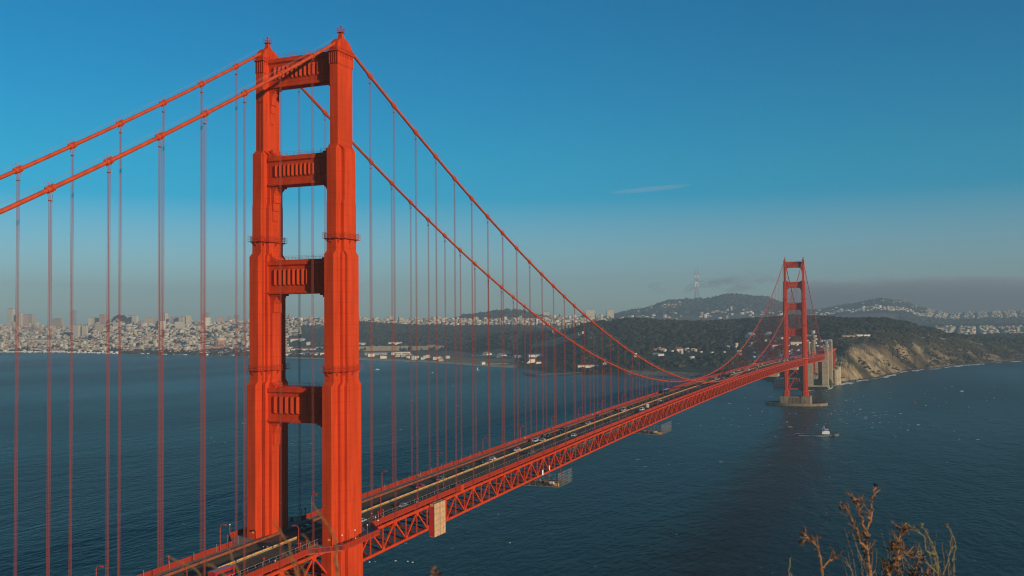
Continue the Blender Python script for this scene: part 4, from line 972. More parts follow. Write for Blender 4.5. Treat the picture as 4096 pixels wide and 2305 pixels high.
cars = [('sedan', 'black', 1068, 2180, 'E', 'black sedan left of the near tower leg, front facing the camera'), ('sedan', 'dark', 1215, 2110, 'E', 'dark sedan in shadow between the near tower legs'),
 ('sedan', 'dark', 1195, 2187, 'W', 'dark sedan leaving just left of the near leg'), ('sedan', 'silver', 1434, 2084, 'W', 'silver sedan just right of the near tower leg'), ('sedan', 'red', 1677, 1947, 'E', 'bright red sedan above the tan tarpaulin'),
 ('sedan', 'grey', 1772, 1917, 'E', 'grey sedan following the red one'), ('sedan', 'silver', 1619, 2024, 'W', 'silver sedan left of the tan tarpaulin'), ('sedan', 'dark', 1869, 1877, 'E', 'dark sedan with bright headlights in the outer east lane'),
 ('sedan', 'white', 1966, 1837, 'E', 'white sedan with red stripes on its roof'), ('sedan', 'blue', 1961, 1848, 'E', 'dark blue sedan just in front of the white one'), ('sedan', 'white', 2069, 1800, 'E', 'white sedan alone in the middle lane'),
 ('suv', 'grey', 2142, 1815, 'W', 'grey family car in the outer west lane'), ('suv', 'silver', 2141, 1764, 'E', 'silver jeep beside a dark one'), ('sedan', 'silver', 2187, 1762, 'E', 'silver coupe close to the median barrier'),
 ('suv', 'black', 2191, 1745, 'E', 'black jeep behind the silver one'), ('sedan', 'black', 2256, 1731, 'E', 'black sedan beside the barrier behind the silver coupe'), ('suv', 'dark', 2263, 1717, 'E', 'dark jeep in the outer lane near the median'),
 ('sedan', 'dark', 2249, 1717, 'E', 'dark sedan next to the dark jeep'), ('sedan', 'white', 2291, 1742, 'W', 'white sedan on the west side of the median'), ('sedan', 'silver', 2365, 1694, 'E', 'silver sedan midway along the near half of the span'),
 ('sedan', 'dark', 2396, 1667, 'E', 'dark sedan hugging the east curb'), ('sedan', 'dark', 2433, 1662, 'E', 'dark sedan leading a pair'), ('sedan', 'black', 2457, 1660, 'E', 'black sedan second of a pair'),
 ('van', 'silver', 2492, 1642, 'E', 'silver van in the east lanes'), ('sedan', 'black', 2526, 1630, 'E', 'black sedan behind the silver van'), ('sedan', 'black', 2573, 1613, 'E', 'black sedan ahead of the bus'), ('sedan', 'dark', 2625, 1593, 'E', 'dark sedan close to the bus'),
 ('sedan', 'dark', 2435, 1686, 'W', 'dark sedan in the west lanes near the white van'), ('sedan', 'silver', 2645, 1604, 'W', 'silver sedan in the west lanes below the bus'), ('van', 'white', 2572, 1641, 'W', 'white van with an open white box at the west curb'),
 ('sedan', 'dark', 2831, 1516, 'E', 'dark sedan near the cable low point'), ('sedan', 'white', 2856, 1513, 'E', 'white sedan near the cable low point'), ('suv', 'black', 2880, 1504, 'E', 'black jeep beyond the cable low point'), ('suv', 'dark', 2895, 1501, 'E', 'dark jeep in the cluster past midspan'),
 ('sedan', 'white', 2932, 1491, 'E', 'white sedan leading the cluster past midspan'), ('sedan', 'blue', 2932, 1502, 'W', 'blue sedan in the west lanes past midspan'), ('sedan', 'grey', 2908, 1503, 'W', 'grey sedan in the west lanes past midspan'),
 ('sedan', 'red', 2960, 1478, 'E', 'red sedan between midspan and the distant tower'), ('van', 'white', 2989, 1481, 'W', 'white van between midspan and the distant tower'), ('sedan', 'white', 3028, 1462, 'E', 'white sedan well past midspan'), ('suv', 'white', 3048, 1458, 'E', 'white jeep well past midspan'), ('sedan', 'silver', 3014, 1471, 'W', 'silver sedan well past midspan')]
for kd, cl, px, py, side, lab in cars:
    x, y = on_road(px, py, .5); place_car(kd, cl, snap(x, LE if side == 'E' else LW), y, lab)
rg = random.Random(3); y = L-140.0; cn = ['white', 'silver', 'dark', 'black', 'grey', 'red', 'silver', 'white']
while y < L+330:
    for i, x in enumerate(LE+LW[:3]):
        if rg.random() < .42:
            c = rg.choice(cn); kd = rg.choice(['sedan', 'sedan', 'suv', 'van'])
            place_car(kd, c, x, y+rg.uniform(-2, 2), '%s %s in the %s lanes, dense traffic %s the distant tower' % (c, {'sedan': 'car', 'suv': 'jeep', 'van': 'van'}[kd], 'east' if x < MED else 'west', 'before' if y < L-10 else 'beyond'))
    y += rg.uniform(9, 15)
for i in range(16):
    y = rg.uniform(L*.52, L-150); x = rg.choice(LE+LW[:3]); c = rg.choice(cn)
    place_car('sedan', c, x, y, '%s car on the far half of the span' % c)
# tour bus, pinkish truck at the bottom edge
def make_bus(name, colr, Ln, Ht):
    r = empty(name); b = MB().loft([[(x, -1.25, .35), (x, -1.25, Ht-.2), (x, -1.05, Ht), (x, 1.05, Ht), (x, 1.25, Ht-.2), (x, 1.25, .35)] for x in (-Ln/2, Ln/2)]); b.build('body', colr, r)
    b = MB()
    for s in (-1, 1): b.box(-Ln/2+.6, Ln/2-.6, min(s*1.26, s*1.28), max(s*1.26, s*1.28), 1.55, Ht-.75)
    b.box(-Ln/2-.02, -Ln/2+.02, -1.1, 1.1, 1.3, Ht-.5); b.build('windows', 'glass', r)
    for sx in (-.33, .30):
        for s in (-1, 1): MB().tube([(sx*Ln, s*1.0, .5), (sx*Ln, s*1.27, .5)], .5, 12).build('wheel', 'tyre', r)
    for s in (-1, 1): MB().box(-Ln/2-.05, -Ln/2, s*.9-.2, s*.9+.2, .7, 1.0).build('headlight', 'lamp', r)
    return r
x, y = on_road(2667, 1572, .5); bu = make_bus('tour_bus', 'car_blue', 12, 3.5); bu.location = (LE[0], y, road_z(y)); bu.rotation_euler = (0, 0, math.pi/2)
MB().box(-5.8, 5.8, -1.0, 1.0, 3.52, 3.6).build('roof', 'white', bu)
tag(bu, 'dark blue tour bus with a pale roof in the east lanes', 'bus')
x, y = on_road(955, 2296, 1.5); tk = make_bus('delivery_truck', 'car_red', 7.5, 3.0); tk.location = (LW[2], y-2, road_z(y)); tk.rotation_euler = (0, 0, -math.pi/2)
tag(tk, 'red delivery truck cut by the bottom edge behind the twigs', 'truck')
# white sign trailer at the west curb
x, y = on_road(2567, 1638, .5); r = empty('sign_trailer', (8.3, y+9, road_z(y)))
MB().box(-.9, .9, -.25, .25, 1.0, 3.2).build('sign_board', 'white', r); b = MB().box(-.8, .8, -1.2, 1.2, .5, .9).bar((0, 0, .8), (0, 0, 1.1), .3); b.build('chassis', 'dark', r)
for s in (-1, 1): MB().tube([(s*.75, 0, .35), (s*.95, 0, .35)], .35, 10).build('wheel', 'tyre', r)
tag(r, 'white square sign board on a small trailer at the west curb', 'sign')
# yellow clearance plates on the north faces of both near legs
for s, wd in ((1, 'right'), (-1, 'left')):
    o = MB().box(-.42, .42, -.03, .03, -.3, .3).build('warning_plate', 'yellow'); o.location = (s*13.7+.7, -8.30, road_z(0)+2.1)
    tag(o, 'small yellow plate low on the %s leg of the near tower' % wd, 'sign', 'yellow plates on the tower legs')

# ------------------------------------------------------------------ people (one continuous skin each)
def person_mesh(lean=0.0, stride=.25):
    b = bmesh.new(); rad = {}
    def v(x, y, z, r): q = b.verts.new((x, y, z)); rad[q] = r; return q
    pel = v(0, 0, .95, .14); sp = v(0, .02+lean*.3, 1.2, .14); ch = v(0, lean*.7, 1.40, .16); nk = v(0, lean, 1.53, .06); hd_ = v(0, lean+.02, 1.64, .095); tp = v(0, lean+.01, 1.74, .075)
    for a, c in ((pel, sp), (sp, ch), (ch, nk), (nk, hd_), (hd_, tp)): b.edges.new((a, c))
    for s in (-1, 1):
        hp = v(s*.09, 0, .88, .10); kn = v(s*.10, s*stride*.5, .48, .065); an = v(s*.10, s*stride-.04, .09, .045); to = v(s*.11, s*stride+.14, .04, .04)
        sh = v(s*.19, lean*.8, 1.42, .065); el = v(s*.25, lean*.7-s*.08, 1.15, .045); wr = v(s*.24, lean*.8+.10-s*.1, .92, .03); fi = v(s*.24, lean*.8+.14-s*.1, .83, .028)
        for a, c in ((pel, hp), (hp, kn), (kn, an), (an, to), (ch, sh), (sh, el), (el, wr), (wr, fi)): b.edges.new((a, c))
    me = bpy.data.meshes.new('person'); b.verts.index_update(); rl = [rad[q] for q in b.verts]; b.to_mesh(me); b.free()
    o = bpy.data.objects.new('person', me); COL.objects.link(o); md = o.modifiers.new('skin', 'SKIN'); sk = me.skin_vertices[0].data
    for i, r_ in enumerate(rl): sk[i].radius = (r_, r_*.8)
    sk[0].use_root = True; sb = o.modifiers.new('sub', 'SUBSURF'); sb.levels = 1; sb.render_levels = 1
    return o
def clothes(c1, c2, c3=(.45, .25, .16)):
    m = bpy.data.materials.new('clothing'); m.use_nodes = True; n = m.node_tree; b = n.nodes['Principled BSDF']; tc = n.nodes.new('ShaderNodeTexCoord'); sp = n.nodes.new('ShaderNodeSeparateXYZ'); n.links.new(tc.outputs['Object'], sp.inputs[0])
    dv = n.nodes.new('ShaderNodeMath'); dv.operation = 'DIVIDE'; dv.inputs[1].default_value = 2; n.links.new(sp.outputs[2], dv.inputs[0])
    r = n.nodes.new('ShaderNodeValToRGB'); r.color_ramp.interpolation = 'CONSTANT'; e = r.color_ramp.elements; e[0].color = (*c2, 1); e[1].position = .49; e[1].color = (*c1, 1)
    for p_, c in ((.77, c3), (.835, (.04, .03, .02))): q = e.new(p_); q.color = (*c, 1)
    n.links.new(dv.outputs[0], r.inputs['Fac']); n.links.new(r.outputs[0], b.inputs['Base Color']); b.inputs['Roughness'].default_value = .9; return m
people = [((20.0, -2.4), (.75, .45, .02), (.7, .4, .02), 'person in yellow leaning on the balcony rail by the near leg', 0.25, 1.2), ((20.1, -1.6), (.2, .06, .03), (.03, .03, .04), 'person in brown beside the one in yellow', .0, .3),
 ((12.1, 49.5), (.7, .7, .7), (.03, .03, .04), 'person in a white shirt on the west sidewalk', .1, 0), ((-11.7, 93), (.04, .04, .05), (.03, .03, .04), 'dark clothed person on the east sidewalk above the red car', .1, 3.1), ((-12.2, 95.5), (.3, .28, .26), (.05, .04, .04), 'person in grey beside the dark clothed one', .0, 3.0),
 ((-12.0, 209), (.8, .75, .7), (.2, .2, .2), 'person in pale clothes under the east lamp', .1, 0), ((-11.6, 319), (.75, .70, .65), (.1, .1, .1), 'left one of two people in white on the east sidewalk', .1, 3.1), ((-12.2, 331), (.8, .78, .75), (.1, .1, .12), 'right one of two people in white on the east sidewalk', .1, 0),
 ((12.4, 26), (.65, .6, .6), (.05, .05, .06), 'person in a pale top beside the end of the balcony', .05, 3.1), ((12.2, -31), (.8, .78, .76), (.1, .1, .1), 'person in a white top behind the twigs', .05, 0.0)]
for (x, y), c1, c2, lab, ln, rz in people:
    o = person_mesh(ln); o.data.materials.append(clothes(c1, c2)); o.location = (x, y, road_z(y)+.36); o.rotation_euler = (0, 0, rz); tag(o, lab, 'person')

# ------------------------------------------------------------------ maintenance gear
r = empty('debris_enclosure', (14.5, 59.1, 0)); z0, z1 = ztc(59)-11.3, ztc(59)+.55
MB().box(0.02, 1.75, -4.4, 4.4, z0, z1).build('tan_cover', 'tarp', r); MB().box(-.3, 1.70, -4.46, -4.42, z0+.3, z1-1.0).build('red_cover', 'redtarp', r)
b = MB()
for y in (-4.45, 0, 4.45):
    for z in (z0, z1): b.bar((-.5, y, z), (1.8, y, z), .14)
    b.bar((1.8, y, z0), (1.8, y, z1), .1)
for z in (z0, z1): b.bar((1.82, -4.5, z), (1.82, 4.5, z), .12)
b.build('frame', 'dark', r); b = MB()
for k in range(1, 6): z_ = z0+(z1-z0)*k/6+random.uniform(-.3, .3); b.bar((1.77, -4.4, z_), (1.77, 4.4, z_+random.uniform(-.35, .35)), .05)
for k in range(1, 5): y_ = -4.4+8.8*k/5; b.bar((1.77, y_+random.uniform(-.3, .3), z0), (1.77, y_+random.uniform(-.5, .5), z1), .045)
b.build('lashing_rope', 'timber', r); tag(r, 'tall tan tarpaulin box hung on the outside of the truss', 'tarpaulin enclosure')
o = MB().box(-.9, .9, -1.2, 1.2, -.2, 2.4).box(-1.0, 1.0, -1.3, 1.3, 2.4, 2.5).build('utility_cabinet', 'paint'); p_ = on_x(1842, 1940, 13.9); o.location = (13.9, float(p_[1]), road_z(float(p_[1]))-.2); tag(o, 'orange cabinet bulging from the west railing right of the tarpaulin', 'cabinet')
def scaffold(y0, y1, xw, zt, zb, full=True):
    r = empty('scaffold_platform'); b = MB(); ny = int((y1-y0)/1.7); 
    for k in range(ny+1):
        y = y0+(y1-y0)*k/ny; b.bar((xw, y, zb), (xw, y, zt), .11)
    for z in np.linspace(zb, zt-.6, 6): b.bar((xw, y0, z), (xw, y1, z), .09)
    for y in (y0, y1):
        nx_ = 12; 
        for k in range(nx_+1):
            x = -xw+2*xw*k/nx_; b.bar((x, y, zb), (x, y, zb+2.6), .10)
            if k: b.bar((x-2*xw/nx_, y, zb+(2.6 if k % 2 else 0)), (x, y, zb+(0 if k % 2 else 2.6)), .09)
        for z in (zb, zb+2.6): b.bar((-xw, y, z), (xw, y, z), .16)
    b.build('lattice_frame', 'grey', r)
    MB().box(-xw, xw, y0, y1, zb-.12, zb).build('work_floor', 'timber', r)
    b = MB()
    for x in (-12, 0, 12):
        for y in (y0+1, y1-1): b.bar((x, y, zb), (x, y, ztc(y)-H), .12)
    b.build('hanger', 'rail', r)
    for k in range(5):
        x = xw-3.2*k-2; y = y0+3+2.2*k % (y1-y0-4); MB().box(x-.9, x+.9, y-.7, y+.7, zb, zb+1.3+.3*(k % 2)).build('equipment_box', ['yellow', 'white', 'redtarp', 'timber', 'grey'][k], r)
    return r
tag(scaffold(178, 197, 17.6, 63.6, 57.0), 'metal scaffold platform slung under the deck on the near half', 'scaffold', 'scaffold platforms under the deck')
tag(scaffold(375, 402, 17.6, 65.6, 58.9), 'smaller scaffold platform slung under the deck near midspan', 'scaffold', 'scaffold platforms under the deck')
for y, lab in ((955, 'pale covered work platform under the deck before the distant tower'), (1158, 'pale covered work platform nearly at the distant tower')):
    r = empty('covered_platform'); zz = ztc(y)-H-3.6; MB().loft([[(x, y+dy, zz) for x, dy in ((-16, -9), (17, -9), (17, 9), (-16, 9))], [(x, y+dy, zz+3.2) for x, dy in ((-16, -9), (17, -9), (17, 9), (-16, 9))]]).build('cover', 'conc', r)
    b = MB(); [b.bar((x, y+d, zz+3), (x, y+d, zz+4.2), .2) for x in (-13, 13) for d in (-7, 7)]; b.build('hanger', 'rail', r); tag(r, lab, 'work platform', 'covered platforms under the deck')
nmb = ['nearest', 'second', 'third', 'fourth', 'fifth', 'sixth', 'seventh', 'farthest']
for i, (px, py) in enumerate(((2288, 1802), (2327, 1785), (2363, 1771), (2431, 1741), (2461, 1725), (2493, 1711), (2522, 1698), (2552, 1686))):
    y = float(on_x(px, py, 15.0)[1]); zz = ztc(y)-2.2; r = empty('plank_walk', (14.9, y, zz)); MB().box(-.6, .6, -5, 5, -.12, .0).build('plank', 'timber', r)
    b = MB(); [b.bar((.6, k, 0), (.6, k, 1.0), .07) for k in (-5, -2.5, 0, 2.5, 5)]; b.bar((.6, -5, 1), (.6, 5, 1), .07); b.bar((-.5, -4, 0), (-.5, -4, 1.8), .06); b.bar((-.5, 4, 0), (-.5, 4, 1.8), .06); b.build('guard_rail', 'grey', r)
    tag(r, 'weathered plank walkway hung outside the west truss, %s of eight' % nmb[i], 'walkway', 'plank walkways hung on the truss')
for i, (px, py, hz, wy, lab) in enumerate(((2171, 1890, 2.3, .7, 'larger white sheet draped on the truss above the scaffold'), (2197, 1872, 2.2, .3, 'narrow white sheet just right of the larger one'))):
    q = on_x(px, py, 14.3); r = MB(); n_ = 6
    r.loft([[(14.25+.12*math.sin(k*2.1), q[1]-wy+2*wy*k/n_, q[2]-hz/2), (14.33+.12*math.sin(k*2.1), q[1]-wy+2*wy*k/n_, q[2]-hz/2), (14.33+.1*math.sin(k*1.7), q[1]-wy+2*wy*k/n_, q[2]+hz/2), (14.25+.1*math.sin(k*1.7), q[1]-wy+2*wy*k/n_, q[2]+hz/2)] for k in range(n_+1)])
    tag(r.build('white_sheet', 'white'), lab, 'sheet', 'white sheets on the truss')

# ================================================================== BOATS
x, y = float(on_z(3308, 1743, 0)[0]), float(on_z(3308, 1743, 0)[1]); tug = empty('tugboat', (x, y, 0), math.atan2(.12, 1))
hs_ = []
for t in np.linspace(-1, 1, 12):
    w_ = 4.0*(1-max(0, (t-.35)/.65)**2.2)*(1-.25*max(0, (-t-.8)/.2)); w_ = max(w_, .25); zd = 1.9+1.5*max(0, t)**2
    xx = t*13.3; hs_.append([(xx, -w_*.75, -1), (xx, -w_, .8), (xx, -w_*1.02, zd), (xx, w_*1.02, zd), (xx, w_, .8), (xx, w_*.75, -1)])
MB().loft(hs_).build('hull', 'dark', tug)
b = MB(); b.loft([[(-5.5, -2.8, 1.9), (3.2, -2.8, 1.9), (3.2, 2.8, 1.9), (-5.5, 2.8, 1.9)], [(-4.9, -2.5, 4.9), (2.7, -2.5, 4.9), (2.7, 2.5, 4.9), (-4.9, 2.5, 4.9)]])
b.loft([[(-3.2, -2.1, 4.9), (1.9, -2.1, 4.9), (1.9, 2.1, 4.9), (-3.2, 2.1, 4.9)], [(-2.6, -1.8, 5.6), (1.5, -1.8, 5.6), (1.5, 1.8, 5.6), (-2.6, 1.8, 5.6)]]); b.box(-2.3, 1.7, -1.9, 1.9, 7.2, 7.5); b.build('deckhouse', 'white', tug)
MB().box(-2.0, 1.4, -1.6, 1.6, 5.6, 7.2).build('wheelhouse_window', 'brick', tug)
b = MB(); b.bar((-2.6, 0, 7.4), (-3.2, 0, 10.2), .3); b.bar((-3.6, -.9, 9.4), (-2.8, .9, 9.4), .25); b.tube([(-4.2, 1.2, 4.9), (-4.6, 1.2, 8.2)], .5, 8); b.sphere((-3.1, 0, 10.6), .4); b.build('mast', 'white', tug)
b = MB(); [b.tube([(-1+4*k, -4.05, .9), (-1+4*k, -4.35, .9)], .6, 10) for k in range(-2, 3)]; b.tube([(12.6, -.7, 2.4), (12.9, .7, 2.4)], .6, 8); b.build('fender', 'tyre', tug)
tag(tug, 'black hulled tugboat with a white wheelhouse heading to the right', 'tugboat')
# its wake
pts = []; n_ = 40
def wake_strip(side, amp):
    V, A = [], []
    for i in range(n_):
        t = i/(n_-1); xx = 12-85*t; cy = side*(1.2+4.3*min(1, (12-xx)/20)+.10*(12-xx)); wd = 1.3+2.6*t
        for j, o_ in enumerate((-1, 0, 1)): V.append((xx, cy+o_*wd, .15+(.45*(1-.4*t) if j == 1 else 0))); A.append((amp*(1-t)**.8 if j == 1 else .42*(1-t)))
    return V, A
Vw, Aw = wake_strip(-1, .95); V2, A2 = wake_strip(1, .95); V3 = []; A3 = []
for i in range(20):
    for o_ in (-1, 0, 1): V3.append((-12-50*i/19, o_*(3.5+i*.12), .28)); A3.append((.34*(1-i/19)) if o_ == 0 else .15)
fs = lambda n__, o_: [(o_+3*i+j, o_+3*i+j+1, o_+3*i+j+4, o_+3*i+j+3) for i in range(n__-1) for j in (0, 1)]
ca, sa = math.cos(math.atan2(.12, 1)), math.sin(math.atan2(.12, 1))
allv = [(x+ca*a-sa*c, y+sa*a+ca*c, z) for a, c, z in Vw+V2+V3]
tag(np_mesh('wake_foam', allv, fs(n_, 0)+fs(n_, 3*n_)+fs(20, 6*n_), 'surf', cols=np.repeat(np.array(Aw+A2+A3)[:, None], 3, 1)), 'pale foam wake trailing left behind the tugboat', kind='stuff')
def small_boat(px, py, Ln, label, sail=False, colr='white', grp=None):
    q = on_z(px, py, 0); r = empty('sailboat' if sail else 'motorboat', (float(q[0]), float(q[1]), 0), random.uniform(-.4, .4))
    MB().loft([[(t*Ln/2, -w_*.6, -.3), (t*Ln/2, -w_, Ln*.09), (t*Ln/2, w_, Ln*.09), (t*Ln/2, w_*.6, -.3)] for t, w_ in ((-1, Ln*.13), (-.3, Ln*.16), (.4, Ln*.13), (1, Ln*.02))]).build('hull', colr, r)
    if sail:
        MB().bar((0, 0, 0), (0, 0, Ln*1.3), .15).build('mast', 'grey', r); MB().add([(0, .05, Ln*.2), (-Ln*.45, .2, Ln*.2), (0, .05, Ln*1.25), (0, -.05, Ln*.2), (-Ln*.45, .1, Ln*.2), (0, -.05, Ln*1.25)], [(0, 1, 2), (3, 5, 4)]).build('sail', 'white', r)
    else:
        MB().loft([[(-Ln*.2, -Ln*.1, Ln*.09), (Ln*.15, -Ln*.1, Ln*.09), (Ln*.15, Ln*.1, Ln*.09), (-Ln*.2, Ln*.1, Ln*.09)], [(-Ln*.15, -Ln*.08, Ln*.25), (Ln*.08, -Ln*.08, Ln*.25), (Ln*.08, Ln*.08, Ln*.25), (-Ln*.15, Ln*.08, Ln*.25)]]).build('cabin', colr, r)
    tag(r, label, 'boat', grp); return r
small_boat(1510, 1480, 12, 'small white fishing boat on the bay right of the near tower'); small_boat(591, 1432, 8, 'tiny white sailboat on the bay left of the near tower', True)
small_boat(1730, 1492, 6, 'tiny white boat right of the fishing boat'); small_boat(1912, 1481, 7, 'tiny white sailboat near the old pier', True); small_boat(3848, 1566, 6, 'tiny white motorboat off the bluffs')
q = on_z(3659, 1615, 0); r = empty('channel_buoy', (float(q[0]), float(q[1]), 0)); MB().tube([(0, 0, -.5), (0, 0, .8)], 1.3, 10).build('float', 'redtarp', r); b = MB(); [b.bar((dx, dy, .8), (dx*.3, dy*.3, 4), .25) for dx in (-.8, .8) for dy in (-.8, .8)]; b.tube([(0, 0, 3.6), (0, 0, 4.6)], .5, 8); b.build('lattice_top', 'redtarp', r); tag(r, 'red channel buoy floating right of the distant tower', 'buoy')
# gulls
for i, (px, py, w_) in enumerate(((2040, 2172, 330), (2383, 2266, 280), (1631, 2246, 260), (1651, 2250, 265), (1583, 2244, 255), (1478, 2249, 250), (1500, 2248, 250), (3477, 1995, 500), (3200, 1990, 500))):
    q = P(px, py, w_); b = bmesh.new(); b.free(); g_ = MB(); a = random.uniform(-.5, .5)
    g_.loft([[(t, -r_, 0), (t, 0, r_), (t, r_, 0), (t, 0, -r_)] for t, r_ in ((-.32, .02), (-.12, .07), (.1, .08), (.24, .05), (.34, .012))])
    for s in (-1, 1): g_.add([(.1, s*.05, .03), (-.08, s*.05, .03), (-.02, s*.35, .16), (.1, s*.36, .16), (-.16, s*.68, .06), (-.10, s*.70, .06)], [(0, 1, 2, 3), (3, 2, 4, 5)])
    o = g_.build('seagull', 'white'); o.location = q; o.rotation_euler = (0, 0, a*6)
    tag(o, ['white gull low over the water right of the scaffold', 'white gull near the bottom edge at the middle', 'gull right of the truss end, middle one', 'gull right of the truss end, right one', 'gull right of the truss end, left one', 'gull beside the near leg foot, left one', 'gull beside the near leg foot, right one', 'gull above the dry weeds', 'gull over the dark streak of water'][i], 'bird', 'gulls over the water')
#@@P5

# ================================================================== FAR SHORE BUILDINGS
def place(o, px, w, rz=None, sink=0.5):
    x, y, z = G(px, w); o.location = (x, y, max(z, .5)-sink)
    if rz is not None: o.rotation_euler = (0, 0, rz)
    return o
def w_for(px, py, hmin=2400, hmax=9000, top=0):
    """depth at which the land surface appears at image row py in column px (front-most)"""
    ws = np.arange(max(hmin, float(shore(px))+8), hmax, 12.0); z = hgt(np.full_like(ws, px), ws); row = 1152.5+FPX*0
    # project
    x, y = PW(np.full_like(ws, px), ws); D = np.stack([x, y, z], -1)-CAM; dep = D@FW; r_ = 1152.5-FPX*(D@UP)/dep
    k = np.where(r_ <= py)[0]
    return float(ws[k[0]]) if len(k) else float(ws[np.argmin(r_)])
M['stucco'] = facade('stucco_wall', (0.62, 0.56, 0.44)); M['cream'] = facade('cream_wall', (0.66, 0.54, 0.36), sx=.25, sz=.33); M['pink'] = facade('pinkish_wall', (0.50, 0.30, 0.22)); M['greyw'] = facade('grey_wall', (0.33, 0.33, 0.31), sx=.3, sz=.3)
M['bricky'] = facade('brick_wall', (0.30, 0.11, 0.07), (0.5, 0.45, 0.36), .22, .25); M['tan'] = facade('tan_wall', (0.48, 0.38, 0.25)); M['hosp'] = facade('hospital_wall', (0.42, 0.32, 0.24), sx=.12, sz=.22); M['terra'] = mat('terracotta_stone', (0.42, 0.22, 0.12), .85, var=.15, vscale=.1); M['plain'] = mat('white_wall', (0.70, 0.64, 0.50), .8, var=.1, vscale=.1)
def gable(name, Lx, Ly, hw, hr, wall, roof, label, cat, px, py, rz, grp=None, floors=0, w=None):
    r = empty(name); MB().box(-Lx/2, Lx/2, -Ly/2, Ly/2, -3, hw).build('wall', wall, r)
    o_ = .6; rf = MB().add([(-Lx/2-o_, -Ly/2-o_, hw), (Lx/2+o_, -Ly/2-o_, hw), (Lx/2+o_, Ly/2+o_, hw), (-Lx/2-o_, Ly/2+o_, hw), (-Lx/2-o_, 0, hw+hr), (Lx/2+o_, 0, hw+hr)], [(0, 1, 5, 4), (2, 3, 4, 5), (1, 2, 5), (3, 0, 4), (0, 3, 2, 1)]).build('roof', roof, r)
    # gable ends in wall colour
    MB().add([(s*(Lx/2+o_+.05), yy, zz) for s in (-1, 1) for yy, zz in ((-Ly/2, hw), (Ly/2, hw), (0, hw+hr-.3))], [(0, 1, 2), (3, 5, 4)]).build('gable_end', wall, r)
    place(r, px, w or w_for(px, py), rz, 0); tag(r, label, cat, grp); return r
VA = YAW  # rotation that turns a building square to the camera direction (x along the picture)
def rzp(px, a=0.0): return -YAW*0 + (YAW*-1)*0 + -(-YAW) + 0 + a  # picture plane x axis is rotated by -YAW about z
def RZ(a=0.0): return -YAW + a - 2*(-YAW) + 0.0 if False else YAW*-1*-1 + a
# the camera's right vector is (cos YAW, -sin YAW): rotation about z of -YAW
def FR(a=0.0): return -YAW + a

